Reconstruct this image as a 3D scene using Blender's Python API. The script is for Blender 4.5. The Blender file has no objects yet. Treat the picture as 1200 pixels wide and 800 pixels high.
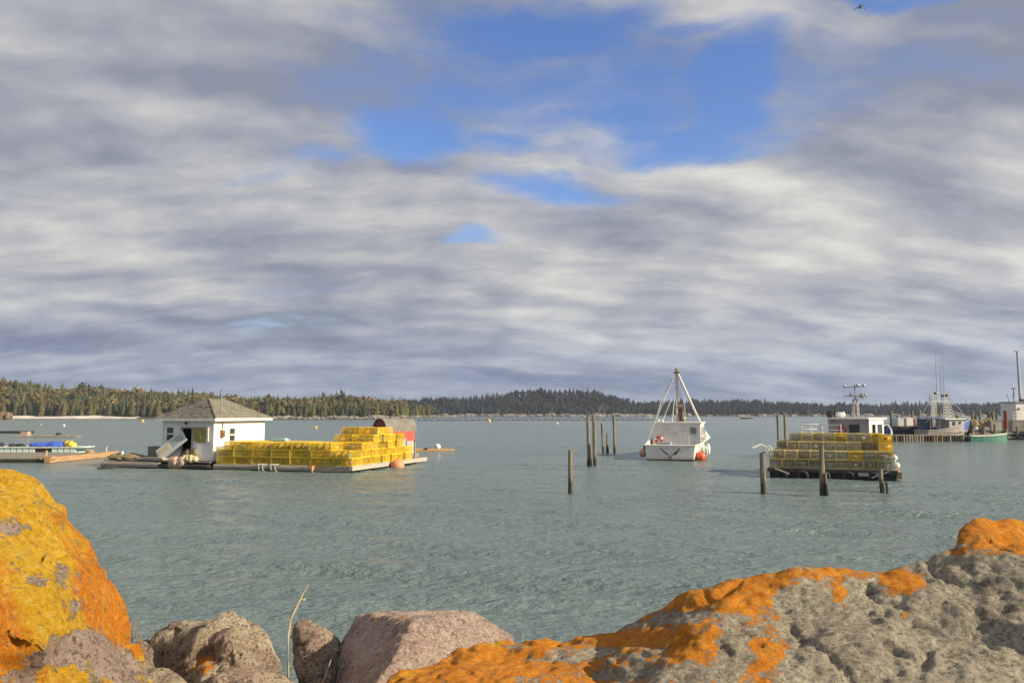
import bpy, bmesh, math, random
import numpy as np
from mathutils import Vector, Matrix, noise as mn

scene = bpy.context.scene
C = scene.collection
R = math.radians

# ------------------------------------------------------------------ camera
CAM_H = 3.2
FPX = 933.0                       # focal length in photograph pixels (1200 wide)
PITCH = math.atan(84 / FPX)       # horizon sits below the middle of the picture
cam_d = bpy.data.cameras.new('camera')
cam_d.sensor_width = 36.0
cam_d.lens = 36.0 * FPX / 1200.0
cam_d.clip_start = 0.05
cam_d.clip_end = 20000
cam = bpy.data.objects.new('camera', cam_d)
C.objects.link(cam)
cam.location = (0, 0, CAM_H)
cam.rotation_euler = (math.pi / 2 + PITCH, 0, 0)
scene.camera = cam
scene.render.resolution_x = 1024
scene.render.resolution_y = 682

# ------------------------------------------------------------------ light
SUN_AZ = R(110)                    # clockwise from the view direction
SUN_EL = R(26)
SUN_DIR = Vector((math.sin(SUN_AZ) * math.cos(SUN_EL), math.cos(SUN_AZ) * math.cos(SUN_EL), math.sin(SUN_EL)))
sun_d = bpy.data.lights.new('sun', 'SUN')
sun_d.energy = 4.9
sun_d.angle = R(0.6)
sun_d.color = (1.0, 0.84, 0.60)
sun = bpy.data.objects.new('sun', sun_d)
C.objects.link(sun)
sun.rotation_euler = (-SUN_DIR).to_track_quat('-Z', 'Y').to_euler()
sun.location = (60, -20, 60)

vs = scene.view_settings
vs.view_transform = 'Standard'
vs.look = 'None'
vs.gamma = 1.0
vs.exposure = 0.62
vs.use_curve_mapping = False
scene.cycles.use_denoising = True
scene.cycles.max_bounces = 6
scene.cycles.transparent_max_bounces = 8


def pdir(px, py):
    """direction of a photograph pixel, y = 1 towards the scene's depth"""
    x = (px - 600) / FPX
    v = (400 - py) / FPX
    d = Vector((x, math.cos(PITCH) - v * math.sin(PITCH), math.sin(PITCH) + v * math.cos(PITCH)))
    return d


def P(px, py, Y):
    d = pdir(px, py)
    return Vector((0, 0, CAM_H)) + d * (Y / d.y)


def G(px, py, z=0.0):
    """where a pixel's line of sight meets the level z (the water)"""
    d = pdir(px, py)
    return Vector((0, 0, CAM_H)) + d * ((z - CAM_H) / d.z)


# ------------------------------------------------------------------ world: Nishita sky + stratocumulus deck
world = bpy.data.worlds.new('World')
scene.world = world
world.use_nodes = True
wn = world.node_tree
wn.nodes.clear()


class NT:
    """tiny node-graph helper"""
    def __init__(s, tree): s.t = tree
    def new(s, typ, **kw):
        n = s.t.nodes.new(typ)
        for k, v in kw.items():
            setattr(n, k, v)
        return n
    def put(s, sock, val):
        if hasattr(val, 'is_output') or isinstance(val, bpy.types.NodeSocket):
            s.t.links.new(val, sock)
        else:
            sock.default_value = val
    def math(s, op, a, b=0.0, c=None, clamp=False):
        n = s.new('ShaderNodeMath', operation=op); n.use_clamp = clamp
        s.put(n.inputs[0], a); s.put(n.inputs[1], b)
        if c is not None: s.put(n.inputs[2], c)
        return n.outputs[0]
    def vmath(s, op, a, b=(0, 0, 0)):
        n = s.new('ShaderNodeVectorMath', operation=op)
        s.put(n.inputs[0], a); s.put(n.inputs[1], b)
        return n
    def noise(s, vec, scale, detail=4, rough=0.5, dist=0.0, typ='FBM'):
        n = s.new('ShaderNodeTexNoise')
        n.noise_dimensions = '3D'
        if vec is not None: s.put(n.inputs['Vector'], vec)
        s.put(n.inputs['Scale'], scale); n.inputs['Detail'].default_value = detail
        n.inputs['Roughness'].default_value = rough; n.inputs['Distortion'].default_value = dist
        return n.outputs['Fac']
    def ramp(s, fac, stops, interp='LINEAR'):
        n = s.new('ShaderNodeValToRGB')
        n.color_ramp.interpolation = interp
        e = n.color_ramp.elements
        while len(e) > 1: e.remove(e[-1])
        e[0].position = stops[0][0]; e[0].color = (*stops[0][1], 1)
        for p, c in stops[1:]:
            k = e.new(p); k.color = (*c, 1)
        s.put(n.inputs[0], fac)
        return n.outputs[0]
    def mix(s, fac, a, b, mode='MIX'):
        n = s.new('ShaderNodeMix', data_type='RGBA', blend_type=mode)
        s.put(n.inputs[0], fac)
        s.put(n.inputs[6], a if not isinstance(a, tuple) or len(a) == 4 else (*a, 1))
        s.put(n.inputs[7], b if not isinstance(b, tuple) or len(b) == 4 else (*b, 1))
        return n.outputs[2]
    def smooth(s, v, a, b, lo=0.0, hi=1.0):
        n = s.new('ShaderNodeMapRange', interpolation_type='SMOOTHSTEP')
        s.put(n.inputs[0], v); n.inputs[1].default_value = a; n.inputs[2].default_value = b
        n.inputs[3].default_value = lo; n.inputs[4].default_value = hi
        return n.outputs[0]


w = NT(wn)
out = w.new('ShaderNodeOutputWorld')
bg = w.new('ShaderNodeBackground')
bg.inputs[1].default_value = 0.1
wn.links.new(bg.outputs[0], out.inputs[0])
sky = w.new('ShaderNodeTexSky', sky_type='NISHITA')
sky.sun_disc = False
sky.sun_elevation = SUN_EL
sky.sun_rotation = SUN_AZ
sky.air_density = 1.0
sky.dust_density = 0.3
sky.ozone_density = 3.0
tc = w.new('ShaderNodeTexCoord')
sep = w.new('ShaderNodeSeparateXYZ')
wn.links.new(tc.outputs['Generated'], sep.inputs[0])
ZOFF = 0.26
zc = w.math('ADD', w.math('MAXIMUM', sep.outputs[2], 0.0), ZOFF)
cx = w.math('DIVIDE', sep.outputs[0], zc)
cy = w.math('DIVIDE', sep.outputs[1], zc)
cmb = w.new('ShaderNodeCombineXYZ')
wn.links.new(cx, cmb.inputs[0]); wn.links.new(cy, cmb.inputs[1])
plane = cmb.outputs[0]                       # position on the cloud deck


def sky_plane(px, py):
    d = pdir(px, py).normalized()
    return Vector((d.x / (max(d.z, 0) + ZOFF), d.y / (max(d.z, 0) + ZOFF), 0))


warp_n = w.new('ShaderNodeTexNoise'); warp_n.inputs['Scale'].default_value = 3.2; warp_n.inputs['Detail'].default_value = 5
wn.links.new(plane, warp_n.inputs['Vector'])
warp = w.vmath('SUBTRACT', warp_n.outputs['Color'], (0.5, 0.5, 0.5)).outputs[0]


def warped(k):
    n_ = w.new('ShaderNodeVectorMath', operation='SCALE'); wn.links.new(warp, n_.inputs[0]); n_.inputs[3].default_value = k
    return w.vmath('ADD', plane, n_.outputs[0]).outputs[0]


pw = warped(0.30)
stretch = w.vmath('MULTIPLY', warped(0.13), (0.80, 1.35, 1.0)).outputs[0]
s1 = w.vmath('ADD', stretch, (5.2, 0.6, 0.0)).outputs[0]
CS = 1.8
n_big = w.noise(s1, CS, 7, 0.46)
n_off = w.noise(w.vmath('ADD', s1, (0.07, -0.055, 0.0)).outputs[0], CS, 7, 0.46)
n_roll = w.noise(w.vmath('MULTIPLY', w.vmath('ADD', stretch, (2.1, 8.4, 3.0)).outputs[0], (0.50, 1.0, 1.0)).outputs[0], 1.8, 3, 0.4)
# openings in the deck, where the photograph shows blue: one wide thin place and its clear cores
gaps = [  # px, py, rx px, ry px, strength
    (690, 120, 270, 125, 0.62), (850, 115, 66, 75, 1.0), (800, 168, 110, 24, 0.9), (640, 216, 120, 22, 1.0), (645, 22, 150, 56, 0.95),
    (490, 158, 80, 38, 0.95), (580, 165, 80, 26, 0.85), (740, 150, 90, 26, 0.85), (560, 276, 46, 12, 0.7), (790, 30, 100, 26, 0.7),
    (1040, 4, 80, 14, 0.7), (300, 205, 80, 14, 0.4), (110, 236, 90, 9, 0.22), (380, 190, 60, 14, 0.45)]
gap_sum = None
for (gx, gy, rx, ry, st) in gaps:
    c = sky_plane(gx, gy)
    a = sky_plane(gx + rx, gy); b = sky_plane(gx, gy - ry); b2 = sky_plane(gx, gy + ry)
    ex, ey = abs(a.x - c.x), abs(b2.y - b.y) / 2
    d = w.vmath('SUBTRACT', pw, tuple(c)).outputs[0]
    d = w.vmath('MULTIPLY', d, (1 / ex, 1 / ey, 0)).outputs[0]
    ln = w.vmath('LENGTH', d).outputs['Value']
    g = w.smooth(ln, 1.6, 0.1, 0.0, st)
    gap_sum = g if gap_sum is None else w.math('MAXIMUM', gap_sum, g)
wisp = w.noise(w.vmath('MULTIPLY', warped(0.18), (1.0, 1.8, 1.0)).outputs[0], 7.5, 9, 0.62)
wisp_off = w.noise(w.vmath('ADD', w.vmath('MULTIPLY', warped(0.18), (1.0, 1.8, 1.0)).outputs[0], (0.022, -0.02, 0.0)).outputs[0], 7.5, 9, 0.62)
body = w.math('ADD', w.math('MULTIPLY', n_big, 0.9), w.math('MULTIPLY', n_roll, 0.5))        # about 0.7 in the mean
cover = w.math('ADD', w.math('SUBTRACT', body, w.math('MULTIPLY', gap_sum, 0.74)), w.math('MULTIPLY', w.math('SUBTRACT', wisp, 0.5), 0.55))
mask = w.smooth(cover, -0.02, 0.60)
relief = w.math('MULTIPLY', w.math('SUBTRACT', n_big, n_off), 1.5)
tone = w.math('ADD', w.math('ADD', w.math('MULTIPLY', n_big, 0.62), w.math('MULTIPLY', n_roll, 0.75)), relief)
tone = w.math('ADD', tone, w.math('ADD', w.math('MULTIPLY', w.math('SUBTRACT', wisp, 0.5), 0.10), w.math('MULTIPLY', w.math('SUBTRACT', wisp, wisp_off), 0.14)))
cloud = w.ramp(tone, [(0.45, (1.78, 1.92, 2.35)), (0.58, (2.38, 2.50, 2.88)), (0.71, (3.10, 3.14, 3.36)), (0.84, (4.0, 3.96, 3.88)), (0.98, (5.0, 4.85, 4.55))])
lowtint = w.smooth(sep.outputs[2], 0.01, 0.17)
cloud = w.mix(lowtint, w.mix(1.0, cloud, (0.70, 0.79, 0.97), 'MULTIPLY'), cloud)
hs = w.new('ShaderNodeHueSaturation'); hs.inputs['Saturation'].default_value = 1.13; hs.inputs['Value'].default_value = 1.18; hs.inputs['Hue'].default_value = 0.515
wn.links.new(sky.outputs[0], hs.inputs['Color'])
final = w.mix(mask, hs.outputs[0], cloud)
wn.links.new(final, bg.inputs[0])

# ------------------------------------------------------------------ materials
MATS = {}


def mat_base(name):
    m = bpy.data.materials.new(name)
    m.use_nodes = True
    nt = m.node_tree
    b = nt.nodes['Principled BSDF']
    MATS[name] = m
    return m, NT(nt), b


def simple(name, c1, c2=None, rough=0.6, scale=3.0, bump=0.0, bscale=30.0, metal=0.0, coord='Object', grime=None, stretch=None, rnd=0.0):
    """paint, wood, metal: two base colours broken up by noise, optional wear colour and relief"""
    m, n, b = mat_base(name)
    tcn = n.new('ShaderNodeTexCoord')
    v = tcn.outputs[coord]
    if stretch: v = n.vmath('MULTIPLY', v, stretch).outputs[0]
    if c2 is None: c2 = tuple(x * 0.78 for x in c1)
    f = n.noise(v, scale, 6, 0.6)
    col = n.ramp(f, [(0.35, c2), (0.65, c1)])
    if grime:
        g = n.smooth(n.noise(v, scale * 2.7, 8, 0.7), 0.55, 0.68)
        col = n.mix(n.math('MULTIPLY', g, grime[1]), col, grime[0])
    if rnd:
        oi = n.new('ShaderNodeObjectInfo')
        vary = n.math('ADD', n.math('MULTIPLY', oi.outputs['Random'], 2 * rnd), 1 - rnd)
        hsv = n.new('ShaderNodeHueSaturation'); n.put(hsv.inputs['Value'], vary); n.put(hsv.inputs['Color'], col)
        col = hsv.outputs[0]
    n.put(b.inputs['Base Color'], col)
    b.inputs['Roughness'].default_value = rough
    b.inputs['Metallic'].default_value = metal
    if bump:
        bn = n.new('ShaderNodeBump'); bn.inputs['Strength'].default_value = bump; bn.inputs['Distance'].default_value = 0.02
        n.put(bn.inputs['Height'], n.noise(v, bscale, 5, 0.6)); n.t.links.new(bn.outputs[0], b.inputs['Normal'])
    return m


simple('white_paint', (0.78, 0.77, 0.74), (0.66, 0.65, 0.62), 0.5, 1.5, 0.1, 14, grime=((0.35, 0.32, 0.28), 0.45))
def hull_paint(name, c1, c2, dirt, streak=0.5):
    """boat paint with a scum line at the water and vertical rust weeps"""
    m, n, b = mat_base(name)
    tcn = n.new('ShaderNodeTexCoord'); o = tcn.outputs['Object']
    sp = n.new('ShaderNodeSeparateXYZ'); n.put(sp.inputs[0], o)
    col = n.ramp(n.noise(o, 1.1, 6, 0.6), [(0.35, c2), (0.65, c1)])
    lvl = n.math('ADD', sp.outputs[2], n.math('MULTIPLY', n.noise(n.vmath('MULTIPLY', o, (3, 3, 0.6)).outputs[0], 1.5, 6, 0.65), 0.35))
    col = n.mix(n.smooth(lvl, 0.55, 0.18, 0, 0.7), col, dirt)
    wp = n.smooth(n.noise(n.vmath('MULTIPLY', o, (7, 7, 0.5)).outputs[0], 1.6, 5, 0.6), 0.60, 0.72, 0, streak)
    col = n.mix(wp, col, (0.30, 0.19, 0.11))
    n.put(b.inputs['Base Color'], col); b.inputs['Roughness'].default_value = 0.4
    return m


simple('trim_cream', (0.80, 0.78, 0.70), (0.7, 0.68, 0.6), 0.5, 3)
simple('hull_bottom', (0.05, 0.06, 0.05), (0.03, 0.035, 0.03), 0.7, 4)
simple('hull_teal', (0.09, 0.25, 0.20), (0.06, 0.17, 0.14), 0.4, 1.5, grime=((0.3, 0.35, 0.3), 0.4))
hull_paint('hull_white', (0.74, 0.73, 0.70), (0.62, 0.61, 0.58), (0.34, 0.33, 0.25))
hull_paint('hull_blue', (0.10, 0.17, 0.50), (0.08, 0.12, 0.38), (0.12, 0.14, 0.18))
hull_paint('hull_beige', (0.38, 0.355, 0.31), (0.28, 0.26, 0.23), (0.2, 0.17, 0.12), 0.7)
simple('dark_hull', (0.03, 0.032, 0.045), (0.02, 0.022, 0.03), 0.6, 1.0, grime=((0.10, 0.07, 0.05), 0.4))
simple('cabin_grey', (0.42, 0.42, 0.42), (0.33, 0.33, 0.34), 0.6, 1.5, grime=((0.2, 0.16, 0.12), 0.5))
simple('rust', (0.26, 0.13, 0.06), (0.14, 0.07, 0.04), 0.85, 8, 0.3, 40)
simple('steel_grey', (0.34, 0.35, 0.36), (0.22, 0.22, 0.23), 0.45, 6, metal=0.3, grime=((0.22, 0.12, 0.06), 0.5))
simple('mast_white', (0.72, 0.71, 0.68), (0.58, 0.56, 0.52), 0.45, 4, grime=((0.3, 0.2, 0.12), 0.6))
simple('black_rubber', (0.025, 0.025, 0.028), None, 0.7, 5)
simple('black_paint', (0.03, 0.03, 0.035), None, 0.5, 5)
simple('wood_grey', (0.32, 0.29, 0.25), (0.17, 0.15, 0.125), 0.85, 2.5, 0.5, 24, stretch=(0.5, 6, 6))
simple('wood_pale', (0.48, 0.45, 0.39), (0.32, 0.29, 0.25), 0.85, 2.5, 0.4, 24, stretch=(6, 0.6, 6))
simple('wood_orange', (0.47, 0.30, 0.16), (0.30, 0.18, 0.09), 0.8, 2.2, 0.4, 20, stretch=(4, 0.5, 4))
simple('wood_brown', (0.30, 0.20, 0.11), (0.18, 0.12, 0.07), 0.8, 2.2)
simple('tower_grey', (0.46, 0.46, 0.45), (0.32, 0.32, 0.32), 0.5, 4, grime=((0.24, 0.16, 0.1), 0.6))
simple('shelter_blue', (0.12, 0.15, 0.22), (0.08, 0.10, 0.15), 0.6, 2)
simple('wood_wet', (0.05, 0.045, 0.038), (0.025, 0.023, 0.02), 0.5, 3, 0.4, 20)
simple('plywood', (0.24, 0.21, 0.15), (0.17, 0.15, 0.11), 0.8, 2.5, 0.1, 20)
simple('yellow_wire', (0.90, 0.70, 0.07), (0.82, 0.57, 0.04), 0.4, 6, rnd=0.2)
simple('yellow_net', (0.76, 0.52, 0.05), (0.6, 0.36, 0.03), 0.7, 18, rnd=0.15)
simple('rope_tan', (0.42, 0.33, 0.22), (0.25, 0.18, 0.11), 0.9, 22, 0.4, 60, rnd=0.3)
simple('rope_blue', (0.30, 0.36, 0.40), (0.2, 0.24, 0.28), 0.9, 22, 0.4, 60, rnd=0.3)
simple('rope_white', (0.42, 0.43, 0.42), (0.28, 0.3, 0.3), 0.9, 22)
simple('pink_buoy', (0.55, 0.30, 0.25), (0.45, 0.25, 0.22), 0.5, 6, rnd=0.25)
simple('orange_buoy', (0.80, 0.14, 0.05), (0.62, 0.10, 0.04), 0.45, 4)
simple('salmon_buoy', (0.75, 0.30, 0.16), (0.6, 0.22, 0.12), 0.5, 4)
simple('white_buoy', (0.8, 0.8, 0.78), None, 0.4, 4)
simple('yellow_buoy', (0.72, 0.50, 0.06), (0.5, 0.33, 0.05), 0.5, 4)
simple('foam_white', (0.62, 0.74, 0.72), (0.46, 0.60, 0.58), 0.8, 5)
simple('crate_teal', (0.35, 0.52, 0.53), (0.28, 0.42, 0.44), 0.5, 5)
simple('tarp_blue', (0.05, 0.13, 0.62), (0.04, 0.09, 0.42), 0.45, 5)
simple('tarp_olive', (0.32, 0.28, 0.07), (0.22, 0.20, 0.08), 0.6, 4)
simple('net_heap', (0.32, 0.27, 0.15), (0.14, 0.12, 0.07), 0.95, 16, 0.8, 60)
simple('red_paint', (0.62, 0.09, 0.06), (0.48, 0.06, 0.05), 0.6, 2.5, 0.1, 20)
simple('maroon_and_shaded_red', (0.24, 0.045, 0.025), (0.16, 0.03, 0.02), 0.65, 3, 0.1, 20)  # maroon gear; also the hut's red with shade put into the colour
simple('life_ring_red', (0.6, 0.07, 0.05), None, 0.5, 4)
simple('panel_white', (0.62, 0.64, 0.62), (0.52, 0.54, 0.53), 0.5, 2, grime=((0.35, 0.33, 0.25), 0.4))
simple('panel_grey', (0.30, 0.35, 0.37), (0.24, 0.28, 0.3), 0.5, 4)
simple('cream_bag', (0.62, 0.56, 0.36), (0.5, 0.42, 0.26), 0.7, 5)
simple('pinkish_bag', (0.50, 0.36, 0.29), (0.35, 0.25, 0.2), 0.75, 5)
simple('bird_dark', (0.06, 0.07, 0.11), None, 0.7, 5)
simple('dry_grass', (0.55, 0.43, 0.22), (0.36, 0.26, 0.13), 0.8, 20)
simple('twig_brown', (0.24, 0.17, 0.10), (0.14, 0.10, 0.06), 0.9, 20)
simple('bark', (0.07, 0.055, 0.045), None, 0.9, 3)
simple('sand', (0.66, 0.63, 0.57), (0.5, 0.47, 0.42), 0.95, 0.2, 0.2, 4)
simple('weed', (0.05, 0.04, 0.03), None, 0.8, 8)
simple('dark_inside', (0.05, 0.045, 0.04), None, 0.9, 3)

# window glass: dark, glossy
m, n, b = mat_base('glass_dark')
b.inputs['Base Color'].default_value = (0.05, 0.06, 0.07, 1); b.inputs['Roughness'].default_value = 0.08
m, n, b = mat_base('glass_blue')
b.inputs['Base Color'].default_value = (0.16, 0.24, 0.27, 1); b.inputs['Roughness'].default_value = 0.12

# clapboards: the boards' laps are relief
m, n, b = mat_base('clapboard')
tcn = n.new('ShaderNodeTexCoord')
sp = n.new('ShaderNodeSeparateXYZ'); n.put(sp.inputs[0], tcn.outputs['Object'])
saw = n.math('FRACT', n.math('DIVIDE', sp.outputs[2], 0.115))
wear = n.smooth(n.noise(n.vmath('MULTIPLY', tcn.outputs['Object'], (1, 1, 6)).outputs[0], 3.0, 8, 0.65), 0.56, 0.72)
col = n.ramp(n.noise(tcn.outputs['Object'], 1.2, 4, 0.5), [(0.3, (0.72, 0.71, 0.68)), (0.7, (0.80, 0.79, 0.76))])
col = n.mix(n.math('MULTIPLY', wear, 0.6), col, (0.42, 0.40, 0.36))
n.put(b.inputs['Base Color'], col); b.inputs['Roughness'].default_value = 0.55
bn = n.new('ShaderNodeBump'); bn.inputs['Distance'].default_value = 0.035; bn.inputs['Strength'].default_value = 1.0
n.put(bn.inputs['Height'], n.math('SUBTRACT', 1.0, saw)); n.t.links.new(bn.outputs[0], b.inputs['Normal'])

# asphalt shingles with lost and curled ones
def shingles(name, c1, c2, dark, worn):
    m, n, b = mat_base(name)
    tcn = n.new('ShaderNodeTexCoord')
    br = n.new('ShaderNodeTexBrick')
    n.put(br.inputs['Vector'], tcn.outputs['UV'])
    br.inputs['Scale'].default_value = 1.0
    br.inputs['Brick Width'].default_value = 0.33; br.inputs['Row Height'].default_value = 0.15
    br.inputs['Mortar Size'].default_value = 0.012
    br.inputs['Color1'].default_value = (*c1, 1); br.inputs['Color2'].default_value = (*c2, 1); br.inputs['Mortar'].default_value = (*dark, 1)
    nz = n.noise(tcn.outputs['Object'], 2.4, 8, 0.7)
    st = n.noise(n.vmath('MULTIPLY', tcn.outputs['UV'], (1.2, 7, 1)).outputs[0], 1.6, 5, 0.6)
    lost = n.smooth(st, 0.60 - 0.10 * worn, 0.66 - 0.10 * worn)
    col = n.mix(n.math('MULTIPLY', n.smooth(nz, 0.4, 0.65), 0.5), br.outputs['Color'], tuple(x * 1.25 for x in c1))
    col = n.mix(n.math('MULTIPLY', lost, 0.75), col, dark)
    n.put(b.inputs['Base Color'], col); b.inputs['Roughness'].default_value = 0.9
    bn = n.new('ShaderNodeBump'); bn.inputs['Distance'].default_value = 0.03; bn.inputs['Strength'].default_value = 0.8
    hh = n.math('ADD', n.math('MULTIPLY', br.outputs['Fac'], -0.6), n.math('MULTIPLY', lost, -0.6))
    n.put(bn.inputs['Height'], hh); n.t.links.new(bn.outputs[0], b.inputs['Normal'])
    return m
shingles('shingle_roof', (0.21, 0.205, 0.15), (0.15, 0.15, 0.115), (0.06, 0.055, 0.05), 0.0)
shingles('shingle_roof_worn', (0.20, 0.19, 0.17), (0.11, 0.105, 0.10), (0.05, 0.042, 0.04), 1.0)
shingles('hut_roof', (0.24, 0.23, 0.20), (0.17, 0.165, 0.15), (0.09, 0.085, 0.08), -0.5)

# weathered pile: tide-stained wood (weed and wet wood up to the high-water mark)
m, n, b = mat_base('pile_wood')
tcn = n.new('ShaderNodeTexCoord')
sp = n.new('ShaderNodeSeparateXYZ'); n.put(sp.inputs[0], tcn.outputs['Object'])
v = n.vmath('MULTIPLY', tcn.outputs['Object'], (9, 9, 0.9)).outputs[0]
col = n.ramp(n.noise(v, 2.0, 6, 0.6), [(0.3, (0.09, 0.075, 0.055)), (0.55, (0.22, 0.19, 0.14)), (0.75, (0.32, 0.28, 0.20))])
edge = n.math('ADD', sp.outputs[2], n.math('MULTIPLY', n.noise(tcn.outputs['Object'], 5, 5, 0.6), 0.7))
wet = n.smooth(edge, 1.0, 0.72)
col = n.mix(n.math('MULTIPLY', wet, 0.92), col, (0.03, 0.03, 0.02))
n.put(b.inputs['Base Color'], col); b.inputs['Roughness'].default_value = 0.85
bn = n.new('ShaderNodeBump'); bn.inputs['Distance'].default_value = 0.03; bn.inputs['Strength'].default_value = 0.7
n.put(bn.inputs['Height'], n.noise(v, 3.0, 5, 0.6)); n.t.links.new(bn.outputs[0], b.inputs['Normal'])

# foliage: colour per tree from an attribute (forest) or the object's random number (single trees)
def foliage(name, attr=None, stops=None):
    m, n, b = mat_base(name)
    if attr:
        a = n.new('ShaderNodeAttribute', attribute_name=attr)
        col = a.outputs['Color']
    else:
        oi = n.new('ShaderNodeObjectInfo')
        col = n.ramp(oi.outputs['Random'], stops)
    geo = n.new('ShaderNodeNewGeometry')
    f = n.noise(geo.outputs['Position'], 0.9, 4, 0.6)
    col = n.mix(1.0, col, n.ramp(f, [(0.3, (0.65, 0.65, 0.65)), (0.7, (1.25, 1.25, 1.25))]), 'MULTIPLY')
    n.put(b.inputs['Base Color'], col); b.inputs['Roughness'].default_value = 0.8
    b.inputs['Specular IOR Level'].default_value = 0.15
    return m
foliage('forest_foliage', 'tint')
foliage('spruce_foliage', None, [(0.0, (0.12, 0.11, 0.04)), (0.35, (0.08, 0.085, 0.036)), (0.6, (0.05, 0.06, 0.032)), (0.8, (0.13, 0.11, 0.042)), (1.0, (0.04, 0.05, 0.03))])

# forest floor / shore rock terrain
m, n, b = mat_base('hill_ground')
geo = n.new('ShaderNodeNewGeometry')
col = n.ramp(n.noise(geo.outputs['Position'], 0.12, 6, 0.6), [(0.3, (0.055, 0.05, 0.03)), (0.7, (0.10, 0.085, 0.05))])
n.put(b.inputs['Base Color'], col); b.inputs['Roughness'].default_value = 0.95
m, n, b = mat_base('shore_stone')
geo = n.new('ShaderNodeNewGeometry')
col = n.ramp(n.noise(geo.outputs['Position'], 0.35, 5, 0.6), [(0.35, (0.13, 0.115, 0.105)), (0.55, (0.25, 0.225, 0.20)), (0.72, (0.38, 0.35, 0.32))])
n.put(b.inputs['Base Color'], col); b.inputs['Roughness'].default_value = 0.9

# water
m, n, b = mat_base('sea_water')
geo = n.new('ShaderNodeNewGeometry')
pos = geo.outputs['Position']
b.inputs['Base Color'].default_value = (0.150, 0.204, 0.208, 1)
b.inputs['Roughness'].default_value = 0.17
b.inputs['IOR'].default_value = 1.33
patch = n.smooth(n.noise(n.vmath('MULTIPLY', pos, (0.022, 0.05, 1)).outputs[0], 1.0, 4, 0.55), 0.35, 0.65, 0.7, 1.15)
h1 = n.noise(n.vmath('MULTIPLY', pos, (0.9, 2.2, 1)).outputs[0], 1.0, 4, 0.55)
h2 = n.noise(n.vmath('MULTIPLY', pos, (2.4, 5.6, 1)).outputs[0], 1.0, 5, 0.6)
h3 = n.noise(n.vmath('MULTIPLY', pos, (0.16, 0.3, 1)).outputs[0], 1.0, 3, 0.5)
h4 = n.noise(n.vmath('MULTIPLY', pos, (6.0, 13.0, 1)).outputs[0], 1.0, 3, 0.55)
hh = n.math('ADD', n.math('ADD', n.math('MULTIPLY', h1, 0.24), n.math('ADD', n.math('MULTIPLY', h2, 0.27), n.math('MULTIPLY', h4, 0.09))), n.math('MULTIPLY', h3, 0.5))
hh = n.math('MULTIPLY', hh, patch)
bn = n.new('ShaderNodeBump'); bn.inputs['Distance'].default_value = 1.0; bn.inputs['Strength'].default_value = 0.8
n.put(bn.inputs['Height'], hh); n.t.links.new(bn.outputs[0], b.inputs['Normal'])


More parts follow.
